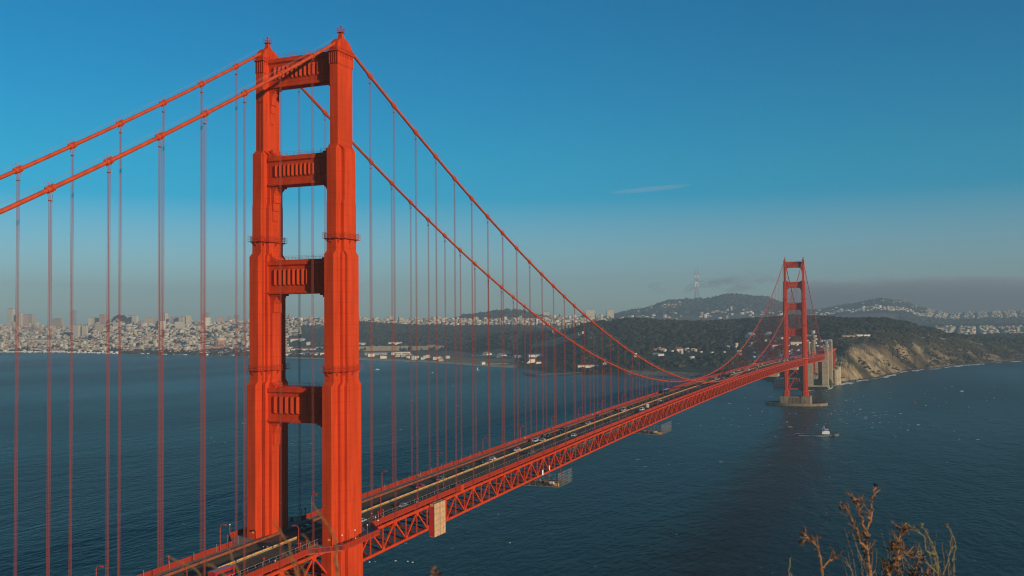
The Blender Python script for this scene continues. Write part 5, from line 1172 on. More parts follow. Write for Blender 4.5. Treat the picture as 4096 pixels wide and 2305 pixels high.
# airfield and bayfront buildings
bay = [
 ('barracks', 66, 14, 7, 4, 'plain', 'greyroof', 'long pale barracks block just right of the near tower', 'barracks', 1428, 1383, .05),
 ('barracks', 46, 13, 8, 3, 'plain', 'greyroof', 'white two storey barracks behind the grey wall', 'barracks', 1506, 1393, -.05),
 ('barracks', 55, 15, 10, 3, 'plain', 'redroof', 'large white barracks with long front among dark trees', 'barracks', 1580, 1380, .1),
 ('commissary', 130, 36, 8, 2.5, 'tan', 'greyroof', 'long low grey beige shed on the grassy shore', 'warehouse', 1530, 1420, .08),
 ('commissary', 70, 26, 9, 3, 'plain', 'greyroof', 'cream shed with a slanted roof at the end of the grey one', 'warehouse', 1600, 1419, .25),
 ('brick_barracks', 22, 14, 11, 3, 'bricky', 'redroof', 'red brick house left of a matching pair', 'house', 1549, 1402, 0),
 ('brick_barracks', 18, 14, 11, 3, 'bricky', 'redroof', 'red brick house right of a matching pair', 'house', 1579, 1400, 0),
 ('brick_barracks', 20, 12, 9, 3, 'bricky', 'redroof', 'low red brick house behind the grey wall', 'house', 1500, 1404, 0),
 ('brick_barracks', 30, 14, 11, 3, 'bricky', 'redroof', 'wide red brick house above the retaining wall', 'house', 1723, 1394, 0),
 ('hangar', 26, 20, 8, 6, 'plain', 'greyroof', 'leftmost of the white gabled hangar ends', 'hangar', 1946, 1426, .9),
 ('hangar', 28, 20, 8, 6, 'plain', 'greyroof', 'white gabled hangar end in the middle of the field', 'hangar', 2004, 1431, .9),
 ('shed', 14, 12, 6, 4, 'plain', 'greyroof', 'left of two small white gabled sheds', 'shed', 2059, 1434, .8),
 ('shed', 16, 13, 6, 4, 'plain', 'greyroof', 'right of two small white gabled sheds', 'shed', 2073, 1434, .8),
 ('boathouse', 14, 10, 5, 3.5, 'plain', 'greyroof', 'white boathouse at the landward end of the slim jetty', 'boathouse', 2078, 1451, .5),
 ('station_house', 26, 18, 11, 6, 'plain', 'redroof', 'white station house with red roof on the shore', 'house', 2117, 1452, .4),
 ('shed', 16, 10, 5, 3, 'plain', 'redroof', 'small red roofed shed beside the white station', 'shed', 2150, 1455, .2),
 ('store_house', 46, 18, 9, 3, 'plain', 'greyroof', 'pale long building behind the white station', 'warehouse', 2140, 1433, .2),
 ('red_roof_hall', 105, 20, 8, 4, 'plain', 'redroof', 'long white hall with a red roof seen through the tower', 'hall', 1215, 1403, .05),
 ('large_house', 40, 22, 15, 6, 'plain', 'redroof', 'three storey white house on the slope left of a gabled one', 'house', 1180, 1372, .1),
 ('large_house', 20, 18, 15, 6, 'plain', 'greyroof', 'gabled white house with a flat front seen through the tower', 'house', 1210, 1372, 1.2),
 ('low_block', 40, 14, 8, 2, 'plain', 'greyroof', 'long cream block on the flat left of the red roofed hall', 'warehouse', 1150, 1396, 0),
 ('low_block', 30, 14, 8, 2, 'plain', 'greyroof', 'cream block at the right side of the tower opening', 'warehouse', 1277, 1398, 0),
 ('beach_hut', 26, 12, 4, 2, 'cream', 'greyroof', 'small hut on the beach seen through the tower', 'hut', 1167, 1413, 0),
 ('tall_block', 14, 14, 20, 2, 'plain', 'greyroof', 'narrow white tower block behind the red roofed hall', 'building', 1233, 1388, 0),
 ('pier_house', 44, 14, 11, 2.5, 'plain', 'redroof', 'cream pier warehouse at the foot of the pier', 'warehouse', 2342, 1493, .05),
 ('pier_shed', 12, 10, 6, 4, 'plain', 'greyroof', 'left one of the small white pier sheds', 'shed', 2367, 1495, .9),
 ('pier_shed', 13, 10, 6, 4, 'plain', 'greyroof', 'middle one of the small white pier sheds', 'shed', 2381, 1495, .9),
 ('pier_shed', 13, 10, 8, 5, 'plain', 'greyroof', 'lone white gabled shed right of the pier warehouse', 'shed', 2418, 1497, 1.2),
 ('villa', 18, 14, 9, 4, 'cream', 'redroof', 'cream villa with a red roof in the dark woods', 'house', 2712, 1413, .3),
 ('villa', 30, 18, 10, 8, 'plain', 'greyroof', 'big white gabled house in the woods left of the distant tower', 'house', 3000, 1356, .8),
 ('villa', 22, 16, 9, 7, 'plain', 'greyroof', 'second white gabled house in the woods by the distant tower', 'house', 3073, 1350, .9),
 ('villa', 30, 14, 6, 3, 'plain', 'redroof', 'long pale building behind the distant tower legs', 'house', 3180, 1395, .0),
 ('villa', 36, 12, 6, 3, 'plain', 'redroof', 'pale building left of the distant tower', 'house', 3112, 1402, .1),
 ('bunker', 24, 8, 4, 1, 'plain', 'greyroof', 'low cream bunker on the bluff top, left of two', 'bunker', 3439, 1348, 0),
 ('bunker', 18, 8, 4, 1, 'plain', 'greyroof', 'low cream bunker on the bluff top, right of two', 'bunker', 3462, 1346, .2),
 ('bunker', 34, 8, 4, 1, 'cream', 'greyroof', 'low tan bunker at the wood edge behind the pylons', 'bunker', 3390, 1350, 0),
 ('clubhouse', 74, 24, 6, 5, 'plain', 'redroof', 'white clubhouse with a red roof on the marina shore', 'clubhouse', 238, 1408, 0),
 ('long_hall', 240, 24, 12, 3, 'cream', 'greyroof', 'long cream hall in the city left of the second suspender pair', 'hall', 205, 1368, .03),
 ('beach_house', 26, 14, 8, 4, 'plain', 'redroof', 'white house with a low red roof left of the near tower', 'house', 917, 1397, 0),
 ('beach_house', 20, 12, 5, 3, 'plain', 'greyroof', 'left of two low white pavilions by the near tower', 'pavilion', 945, 1406, 0),
 ('beach_house', 24, 12, 5, 3, 'plain', 'greyroof', 'right of two low white pavilions by the near tower', 'pavilion', 968, 1406, 0),
 ('beach_house', 26, 12, 5, 4, 'plain', 'greyroof', 'white gabled shelter on the beach left of the near tower', 'pavilion', 857, 1411, .2)]
for n_, lx, ly, hw, hr, wl, rf, lab, cat, px, py, a in bay: gable(n_, lx, ly, hw, hr, wl, rf, lab, cat, px, py, FR(a))
for i in range(5): gable('cottage', 15, 10, 6, 4, 'plain', 'redroof', 'one of five matching white cottage gables in the dark woods', 'cottage', 2601+12.8*i, 1409, FR(1.1), 'row of five white cottages', w=w_for(2620, 1409)+2*i)
for i in range(2): gable('cottage', 16, 10, 4, 2.5, 'plain', 'greyroof', 'low white house in the clearing below the cottages, %s one' % ('left', 'right')[i], 'house', 2620+19*i, 1424, FR(.2), 'two low white houses')
# hangar row, retaining wall, jetty, pier, seawall
def wall_run(name, p0, p1, h, th, matn, label, cat, zoff=0):
    (pxa, wa), (pxb, wb) = p0, p1; a = Vector(G(pxa, wa)); c = Vector(G(pxb, wb)); b = MB(); b.bar((a.x, a.y, a.z+h/2+zoff), (c.x, c.y, c.z+h/2+zoff), th, h+1)
    n_ = max(2, int((c-a).length/14)); 
    for k in range(n_): p_ = a.lerp(c, k/n_); b.bar((p_.x, p_.y, p_.z), (p_.x, p_.y, p_.z+h+.8+zoff), th+.5)
    return tag(b.build(name, matn), label, cat)
wall_run('retaining_wall', (1380, 3770), (1632, 3700), 17, 4, 'conc', 'long grey retaining wall of the roadway behind the bayfront sheds', 'wall')
wall_run('retaining_wall', (1632, 3700), (1772, 3640), 15, 4, 'conc', 'right end of the grey roadway wall, rising to the woods', 'wall')
wall_run('hangar_row', (1896, w_for(1896, 1431)+30), (1990, w_for(1990, 1433)+30), 6, 14, 'cream', 'long row of low hangars with dark door bays', 'hangar')
wall_run('hangar_row', (2010, w_for(2010, 1434)+30), (2054, w_for(2054, 1435)+30), 5, 12, 'greyw', 'low grey hangar row right of the white hangar', 'hangar')
wall_run('viaduct', (2130, 3120), (2330, 2960), 6, 8, 'conc', 'thin grey viaduct crossing the dark woods', 'viaduct', 14)
wall_run('viaduct', (2215, 3330), (2325, 3270), 4, 10, 'conc', 'pale road cut slanting across the dark woods', 'viaduct', 14)
def jetty(name, pts, wd, z, label, cat, matn='timber', piles=True):
    r = empty(name); b = MB(); pb = MB()
    for (a, c) in zip(pts[:-1], pts[1:]):
        A = on_z(*a, 0); C_ = on_z(*c, 0); A = Vector((A[0], A[1], z)); C_ = Vector((C_[0], C_[1], z)); b.bar(A, C_, wd, 1.0)
        n_ = int((C_-A).length/7)+1
        for k in range(n_+1):
            p_ = A.lerp(C_, k/n_)
            for s in (-.4, .4): pb.bar((p_.x+s*wd, p_.y, -2), (p_.x+s*wd, p_.y, z), .6)
            b.bar((p_.x, p_.y, z+.5), (p_.x, p_.y, z+1.6), .25)
    b.build('deck', matn, r); pb.build('pile', 'timber', r); return tag(r, label, cat)
jetty('jetty', [(1932, 1461), (2068, 1458)], 3, 3, 'slim pale jetty reaching left from the white boathouse', 'jetty', 'conc')
gable('jetty_hut', 12, 9, 5, 3, 'plain', 'greyroof', 'white hut at the seaward end of the slim jetty', 'hut', 1931, 1464, FR(.6)).location = (*[float(v) for v in on_z(1931, 1461, 0)[:2]], 3)
jetty('pier', [(2100, 1498), (2152, 1506), (2320, 1497)], 9, 4, 'long brown timber pier bending in the cove', 'pier')
# old rotunda among the trees
r = empty('rotunda'); cir = lambda R0, z, n=24: [(R0*math.cos(2*math.pi*k/n), R0*math.sin(2*math.pi*k/n), z) for k in range(n)]
MB().loft([cir(25, -3, 8), cir(25, 22, 8), cir(26.5, 22.2, 8), cir(26.5, 25, 8), cir(24, 25.2, 8), cir(23, 30, 8)]).build('drum', 'terra', r)
MB().loft([cir(21.5*math.cos(a), 29.5+15*math.sin(a)) for a in np.linspace(0, 1.5, 8)]).build('dome', 'cream', r)
b = MB(); [b.tube([(25.5*math.cos(t), 25.5*math.sin(t), -2), (25.5*math.cos(t), 25.5*math.sin(t), 22)], 1.3, 8) for t in np.linspace(0, 2*math.pi, 17)[:-1]]; b.build('column', 'terra', r)
place(r, 880, w_for(880, 1392)+60, FR()); tag(r, 'domed terracotta rotunda rising from trees before the city', 'rotunda')
M['cream2'] = M['cream']
o = MB().box(-75, 75, -8, 8, -2, 13).build('colonnade_hall', 'terra'); place(o, 870, w_for(870, 1400)+20, FR()); tag(o, 'low terracotta colonnade in front of the rotunda', 'hall')
# fort at the foot of the bridge
r = empty('brick_fort', (-62, L+392, 0), .1); MB().box(-24, 24, -22, 22, -1, 14).build('wall', 'bricky', r); MB().box(-20, 20, -18, 18, 14, 15).build('roof', 'conc', r); tag(r, 'low red brick fort beside the distant tower foot', 'fort')
# hospital blocks, high-rises
def tower_block(name, px, w, wd, dp, top_py, wall, label, cat='tower block', rz=0.15, crown=None, z_base=None):
    x, y, z = G(px, w); zt = None
    zt = CAM[2]  # solve the height so its roof reaches image row top_py
    p_ = P(px, top_py, w); zt = float(p_[2]); r = empty(name, (x, y, z-2), FR(rz)); h_ = max(zt-z+2, 12)
    MB().box(-wd/2, wd/2, -dp/2, dp/2, 0, h_).build('wall', wall, r)
    b = MB().box(-wd*.32, wd*.32, -dp*.3, dp*.3, h_, h_+max(2.5, .03*h_)); b.box(-wd/2-.3, wd/2+.3, -dp/2-.3, dp/2+.3, h_-.6, h_+.1); b.build('roof', crown or 'greyroof', r)
    return tag(r, label, cat)
TB = [('high_rise', 45, 6700, 42, 34, 1235, 'stucco', 'tallest pale slab tower at the far left skyline'), ('high_rise', 80, 6650, 26, 24, 1252, 'cream', 'cream stepped tower right of the tallest slab'), ('high_rise', 106, 6900, 34, 30, 1258, 'pink', 'brownish left block of a twin on the skyline'), ('high_rise', 125, 6900, 36, 30, 1259, 'tan', 'brownish right block of a twin on the skyline'),
 ('apartment_tower', 232, 6300, 74, 26, 1275, 'tan', 'wide beige slab on the skyline behind a suspender'), ('high_rise', 294, 6250, 26, 24, 1244, 'greyw', 'slim grey tower with a pale cap'), ('apartment_tower', 308, 5400, 30, 20, 1301, 'stucco', 'left one of the pale mid slope towers'), ('apartment_tower', 322, 5420, 24, 20, 1299, 'tan', 'second pale mid slope tower'), ('apartment_tower', 340, 5400, 26, 20, 1303, 'cream', 'third pale mid slope tower'),
 ('apartment_tower', 368, 6150, 40, 26, 1272, 'stucco', 'broad white slab under the skyline'), ('apartment_tower', 384, 6150, 30, 26, 1273, 'tan', 'darker block beside the broad white slab'), ('apartment_tower', 412, 6100, 40, 26, 1259, 'pink', 'rosy brick tower on the skyline'), ('apartment_tower', 427, 6100, 20, 24, 1261, 'pink', 'narrow rosy tower joined to the brick one'), ('apartment_tower', 397, 5600, 44, 24, 1296, 'tan', 'grey tan blocks on the slope below the rosy tower'), ('apartment_tower', 468, 5700, 40, 26, 1290, 'stucco', 'white slab below the tree covered summit'), ('apartment_tower', 446, 5750, 26, 26, 1289, 'greyw', 'grey slab below the tree covered summit'),
 ('apartment_tower', 523, 5950, 40, 26, 1263, 'cream', 'cream apartment tower right of the tree covered summit'), ('apartment_tower', 540, 5900, 30, 26, 1262, 'stucco', 'pale tower joined to the cream one'), ('apartment_tower', 562, 5750, 26, 24, 1285, 'pink', 'reddish block with a dark side'), ('apartment_tower', 600, 5900, 60, 26, 1272, 'tan', 'long tan block left of a suspender pair'), ('high_rise', 651, 6050, 26, 24, 1252, 'greyw', 'grey half of the twin tower on the ridge'), ('high_rise', 667, 6050, 20, 24, 1252, 'stucco', 'bright white half of the twin tower on the ridge'), ('apartment_tower', 650, 5500, 26, 20, 1284, 'plain', 'bright white block below the twin tower'),
 ('apartment_tower', 705, 6000, 60, 26, 1269, 'pink', 'wide rosy apartment block on the ridge'), ('apartment_tower', 728, 5950, 34, 26, 1267, 'cream', 'cream block right of the wide rosy one'), ('apartment_tower', 755, 5950, 28, 28, 1262, 'cream', 'round fronted cream tower on the ridge'), ('apartment_tower', 720, 5550, 50, 22, 1287, 'stucco', 'pinkish white slab below the rosy blocks'), ('high_rise', 815, 6500, 24, 24, 1257, 'pink', 'brown tower behind the white one with a red cap'), ('apartment_tower', 830, 5700, 30, 24, 1270, 'plain', 'bright white tower with a red cap'), ('high_rise', 828, 6500, 24, 24, 1252, 'greyw', 'tall grey brown tower by the red capped one'),
 ('high_rise', 877, 6300, 50, 26, 1269, 'pink', 'broad rosy tower left of the near tower'), ('high_rise', 913, 6900, 28, 26, 1266, 'greyw', 'blue grey tower, left of a pair'), ('high_rise', 946, 6900, 34, 26, 1261, 'greyw', 'blue grey tower with a slanted top, right of a pair'),
 ('apartment_tower', 1697, 5600, 50, 24, 1275, 'tan', 'tan block on the ridge between suspenders'), ('apartment_tower', 1757, 5500, 40, 24, 1290, 'pink', 'pinkish block under the ridge line'), ('apartment_tower', 1903, 5700, 24, 22, 1268, 'cream', 'single cream tower left of the wooded hill'), ('hospital', 2184, 6400, 36, 24, 1247, 'stucco', 'cream tower on the hill right of the wooded dome'), ('hospital', 2195, 6300, 130, 30, 1265, 'tan', 'long tan building stepping down the hill'),
 ('hospital', 2777, 7300, 36, 26, 1246, 'greyw', 'grey block left of the hospital group'), ('hospital', 2835, 7350, 60, 30, 1235, 'greyw', 'grey wing with a pale roof line of the hospital group'), ('hospital', 2866, 7300, 56, 40, 1231, 'hosp', 'brown main tower of the hospital group'), ('hospital', 2890, 7320, 40, 36, 1231, 'hosp', 'right hand tower of the hospital group'), ('hospital', 2872, 7200, 50, 30, 1262, 'tan', 'lower tan block before the hospital tower'), ('hospital', 2925, 7200, 70, 26, 1251, 'plain', 'white wing right of the hospital towers'), ('hospital', 2985, 7200, 100, 26, 1255, 'stucco', 'long low pale wing at the right of the hospital'),
 ('apartment_tower', 2440, 7000, 50, 26, 1241, 'cream', 'cream blocks at the left foot of the ridge'), ('apartment_tower', 2360, 6500, 60, 26, 1240, 'stucco', 'pale blocks on the skyline above the dark woods')]
for a in TB: tower_block(*a[:6], a[6], a[7], rz=random.uniform(-.25, .25), crown='redroof' if 'red cap' in a[7] and 'bright' in a[7] else None)

# individual houses nearest along the bayfront (largest in view), then the rest of the city as one mass
hm = []
for wl, rf in (('stucco', 'greyroof'), ('cream', 'redroof'), ('plain', 'greyroof'), ('pink', 'greyroof'), ('tan', 'redroof'), ('plain', 'redroof')):
    r = empty('town_house'); MB().box(-6.5, 6.5, -9, 9, -3, 9).build('wall', wl, r); MB().loft([[(x, y, 9) for x, y in ((-7, -9.5), (7, -9.5), (7, 9.5), (-7, 9.5))], [(x, y, 11) for x, y in ((-2, -7), (2, -7), (2, 7), (-2, 7))]]).build('roof', rf, r); hm.append((r, wl, rf))
K = kids(); cw = {'stucco': 'off white', 'cream': 'cream', 'plain': 'bright white', 'pink': 'rosy', 'tan': 'tan'}; used_h = set()
zones = [(-20, 240, 'left edge', 60), (260, 420, 'clubhouse', 40), (420, 620, 'tree belt', 45), (620, 850, 'rotunda', 40), (860, 1000, 'near tower', 25), (1120, 1300, 'opening of the near tower', 30), (1400, 1800, 'barracks', 22)]
for pa, pb, nm_, cnt in zones:
    for i in range(cnt):
        px = random.uniform(pa, pb); k = random.randrange(6); r, wl, rf = hm[k]
        o = r if k not in used_h else copy_tree(r, None, K); used_h.add(k)
        place(o, px, float(shore(px))+random.uniform(110, 420 if pa < 1000 else 300), FR(.35+random.choice([0, 1.57])), 0)
        o.scale = (random.uniform(.7, 1.5), random.uniform(.8, 1.4), random.uniform(.7, 1.25))
        tag(o, '%s house with %s roof on the flats by the %s' % (cw[wl], 'red' if rf == 'redroof' else 'grey', nm_), 'house', '%s %s roofed houses by the %s' % (cw[wl], 'red' if rf == 'redroof' else 'grey', nm_))
def city(name, px, w, sz, label, seed, rot=.35, hs=(6, 12), pal=None):
    g = np.random.default_rng(seed); k = len(px); x, y = PW(px, w); z = hgt(px, w)
    a = -YAW+rot+np.where(g.uniform(0, 1, k) < .5, 0, math.pi/2); ca, sa = np.cos(a), np.sin(a)
    lx = sz*g.uniform(.7, 1.7, k)/2; lyy = sz*g.uniform(.8, 2.0, k)/2; h = g.uniform(*hs, k)*np.where(g.uniform(0, 1, k) < .06, 2.2, 1)
    c8 = np.array([(-1, -1), (1, -1), (1, 1), (-1, 1)]); V = np.zeros((k, 8, 3))
    for i, (sx, sy) in enumerate(c8):
        dx, dy = sx*lx, sy*lyy
        for t, zz in ((0, z-5), (4, z+h)): V[:, i+t, 0] = x+dx*ca-dy*sa; V[:, i+t, 1] = y+dx*sa+dy*ca; V[:, i+t, 2] = zz
    F0 = np.array([(4, 5, 6, 7), (0, 1, 5, 4), (1, 2, 6, 5), (2, 3, 7, 6), (3, 0, 4, 7)]); Fs = (F0[None]+(np.arange(k)*8)[:, None, None]).reshape(-1, 4)
    pal = np.array(pal or [(.56, .48, .33), (.62, .55, .41), (.46, .37, .24), (.50, .37, .22), (.36, .29, .20), (.52, .41, .28), (.28, .25, .20), (.58, .47, .30), (.30, .14, .09), (.66, .60, .47)])
    c = pal[g.integers(0, len(pal), k)]*g.uniform(.75, 1.1, (k, 1)); cv = np.repeat(c[:, None], 8, 1); roof = pal[g.integers(0, len(pal), k)]*.5+.06
    return tag(np_mesh(name, V.reshape(-1, 3), Fs, 'city', cols=np.clip(cv.reshape(-1, 3), 0, 1)), label, kind='stuff')
M['city'] = facade('city_wall', (.5, .45, .38)); 
n = M['city'].node_tree; at = n.nodes.new('ShaderNodeAttribute'); at.attribute_name = 'col'
mxn = [q for q in n.nodes if q.type == 'MIX'][0]; n.links.new(at.outputs['Color'], mxn.inputs[6])
g = np.random.default_rng(11)
def cpts(nn, p0, p1, w0, w1, power=1.0): p_ = g.uniform(p0, p1, nn); return p_, w0+(w1-w0)*g.uniform(0, 1, nn)**power
px, w = cpts(21000, -250, 1090, 0, 1, 1.0); w = shore(px)+150+w*(6650-shore(px)-150)
x_, y_ = PW(px, w); k = (fbm(px/26, w/70, 201, 3) > .38) & (np.mod(x_*.93+y_*.36, 84) > 17) & ~((px > 800) & (px < 965) & (w < shore(px)+640)) & ~((px > 185) & (px < 290) & (w < shore(px)+190)) & ~((px > 430) & (px < 800) & (w < shore(px)+300)); city('city_blocks', px[k], w[k], 11, 'dense pale houses climbing the hills on the far left shore', 12)
px, w = cpts(420, -200, 1000, 5400, 6400); city('city_slabs', px, w, 22, 'larger apartment blocks scattered on the city hills', 13, hs=(10, 22))
px, w = cpts(1800, 1060, 1400, 4600, 5600); k = ~((px > 1200) & (w < 5000)); city('hilltop_houses', px[k], w[k], 12, 'houses on the hill seen through the near tower', 14)
px, w = cpts(2100, 1430, 2420, 5200, 6150); city('ridge_houses', px, w, 13, 'row of pale houses on the city ridge behind the woods', 15, hs=(7, 15))
px, w = cpts(120, 2180, 3150, 6300, 7350); city('ridge_foot_houses', px, w, 16, 'pale houses at the foot of the hazy ridges', 16, hs=(7, 14))
px, w = cpts(420, 2540, 2720, 7600, 8150); city('hillside_houses', px, w, 13, 'scattered houses on the left hazy ridge', 17)
px, w = cpts(600, 3240, 3700, 7000, 8050); city('far_hill_houses', px, w, 14, 'houses covering the distant hill right of the far tower', 18)
def rows(nn, p0, p1, w0, w1, seed, nm_, label):
    g = np.random.default_rng(seed); px = g.uniform(p0, p1, nn); w = g.uniform(w0, w1, nn); x, y = PW(px, w); u = np.mod(x-.047*y, 96)/96; k = (u > .27); 
    city(nm_, px[k], w[k], 11, label, seed, rot=YAW, hs=(4.5, 8))
rows(5200, 3740, 4320, 4250, 5480, 21, 'avenue_houses', 'regular rows of pale houses with dark avenues on the right')
rows(4200, 3640, 4320, 7080, 8400, 22, 'outer_avenue_houses', 'hazy farther rows of houses at the right skyline')
px, w = cpts(500, 990, 1150, 3760, 4500); city('parkside_houses', px, w, 12, 'houses at the edge of the park left of the tower opening', 23)
# village and car parks behind the distant tower
px, w = cpts(70, 2480, 3300, 2400, 2640); k = fbm(px/60, w/60, 61, 3) > .42; city('village_houses', px[k], w[k], 6, 'small pale houses in clearings of the dark woods', 24, hs=(3, 7))
px, w = cpts(330, 3010, 3320, 2130, 2430); k = fbm(px/40, w/60, 63, 3) > .42; city('parked_cars', px[k], w[k], 4.0, 'parked cars and small roofs in the lots behind the distant tower', 25, hs=(1.5, 2.5), pal=[(.7, .68, .65), (.1, .1, .1), (.5, .5, .5), (.6, .3, .25), (.75, .7, .6)])
# marina masts
px, w = cpts(260, 0, 470, 0, 1); w = shore(px)+10+w*60; city('marina_boats', px, w, 7, 'moored white boats crowding the marina shore', 26, hs=(2, 4), pal=[(.75, .75, .72), (.6, .6, .6), (.7, .68, .6)])
px, w = cpts(90, 520, 1000, 0, 1); w = shore(px)+60+w*60; city('beach_vans', px, w, 6, 'white vehicles parked along the beach road', 27, hs=(2, 3), pal=[(.75, .75, .72), (.6, .6, .6)])

# antenna tower on the ridge
w_ = 8200; x, y, z = G(2785, w_); ztop = 551.0; r = empty('antenna_tower', (x, y, 0), FR(.3)); zb = z-5
M['red_band'] = mat('antenna_red', (.45, .09, .06), .6); M['white_band'] = mat('antenna_white', (.75, .70, .62), .6)
def R0(z_): return np.interp(z_, [zb, 330, 470, 490], [30, 14, 13, 15])
legs = [(math.cos(a), math.sin(a)) for a in (math.pi/2, math.pi/2+2.094, math.pi/2-2.094)]
zs_ = [zb, 300, 345, 385, 425, 465, 490]
for j in range(6):
    b = MB(); za, zc_ = zs_[j], zs_[j+1]
    for cx_, cy_ in legs: b.bar((cx_*R0(za)*1.1, cy_*R0(za)*1.1, za), (cx_*R0(zc_)*1.1, cy_*R0(zc_)*1.1, zc_), 4.6 if j else 3)
    for i in range(3):
        A, C_ = legs[i], legs[(i+1) % 3]; b.bar((A[0]*R0(zc_), A[1]*R0(zc_), zc_-1), (C_[0]*R0(zc_), C_[1]*R0(zc_), zc_-1), 4); b.bar((A[0]*R0(za), A[1]*R0(za), za), (C_[0]*R0(zc_), C_[1]*R0(zc_), zc_), 1.6)
    b.build('lattice_section', ('greyroof', 'greyroof', 'red_band', 'white_band', 'red_band', 'white_band')[j], r)
b = MB()
for i in range(3): A, C_ = legs[i], legs[(i+1) % 3]; b.bar((A[0]*26, A[1]*26, 490), (C_[0]*26, C_[1]*26, 490), 5)
b.build('top_platform', 'red_band', r)
for cx_, cy_ in legs: MB().tube([(cx_*15, cy_*15, 490), (cx_*15, cy_*15, ztop)], [2.6, 1.2], 6).build('mast', 'dark', r)
tag(r, 'tall red and white three masted antenna tower on the hazy ridge', 'antenna tower')
for px, w_, h_, lab in ((2553, 8200, 45, 'left'), (2561, 8200, 38, 'right')):
    x, y, z = G(px, w_); tag(MB().tube([(0, 0, -4), (0, 0, h_)], [2, .8], 6).box(-2, 2, -2, 2, h_*.6, h_*.6+3).build('radio_mast', 'dark'), 'thin dark radio mast on the left ridge, %s one' % lab, 'mast').location = (x, y, z)

# ------------------------------------------------------------------ single trees one can tell apart
def tree_model(seed, h, wd, conic=False):
    rg = random.Random(seed); r = empty('bayfront_tree'); b = MB().tube([(0, 0, -1), (.2, 0, h*.35), (0, .2, h*.7)], [.5, .38, .15], 6)
    for k in range(5): a = rg.uniform(0, 6.28); b.tube([(0.1, 0, h*(.3+.08*k)), (math.cos(a)*wd*.3, math.sin(a)*wd*.3, h*(.5+.09*k))], [.2, .06], 5)
    b.build('trunk', 'bark', r); vs, fs = [], []
    for k in range(420):
        t = rg.uniform(.18, 1); rr = (wd/2)*((1-t)*1.15 if conic else math.sin(math.pi*min(1, t*.85+.12)))*math.sqrt(rg.random()); a = rg.uniform(0, 6.283)
        c = Vector((math.cos(a)*rr, math.sin(a)*rr, h*(.22+.78*t)))+Vector([rg.gauss(0, .35) for _ in range(3)]); s = rg.uniform(.7, 1.5); o_ = len(vs)
        d1 = Vector([rg.gauss(0, 1) for _ in range(3)]).normalized(); d2 = d1.cross(Vector([rg.gauss(0, 1) for _ in range(3)])).normalized()
        vs += [c+d1*s, c+d2*s*.8, c-d1*s, c-d2*s*.8]; fs.append((o_, o_+1, o_+2, o_+3))
    MB().add(vs, fs).build('crown', 'leaf', r, recalc=False); return r
tm = [tree_model(1, 17, 15), tree_model(2, 20, 13), tree_model(3, 22, 9, True), tree_model(4, 13, 16)]; K = kids(); ut = set()
TR = [(1418, 'by the retaining wall right of the near tower', 4, 3720), (1500, 'in front of the red brick houses', 6, 3800), (1640, 'between the cream shed and the woods', 6, 3620), (1760, 'at the right end of the retaining wall', 5, 3600), (120, 'behind the marina boats', 8, 0), (250, 'behind the clubhouse', 7, 0), (480, 'in the tree belt left of the tower', 9, 0), (560, 'left of the rotunda', 8, 0), (700, 'right beside the first beach cars', 8, 0), (960, 'next to the near tower left leg', 6, 0), (2110, 'behind the white station house', 5, 0), (2230, 'on the dark green flat by the cove', 6, 0), (2480, 'on the small cliff by the cove', 7, 0)]
for px, wh, cnt, w_ in TR:
    for i in range(cnt):
        k = random.randrange(4); o = tm[k] if k not in ut else copy_tree(tm[k], None, K); ut.add(k); p_ = px+random.uniform(-45, 45)
        place(o, p_, (w_+random.uniform(-70, 70)) if w_ else float(shore(p_))+random.uniform(90, 260), random.uniform(0, 6), 0); s = random.uniform(.7, 1.25); o.scale = (s, s, s)
        tag(o, '%s dark tree %s' % (('round', 'tall loose', 'pointed', 'low spreading')[k], wh), 'tree', '%s trees %s' % (('round', 'tall loose', 'pointed', 'low spreading')[k], wh))

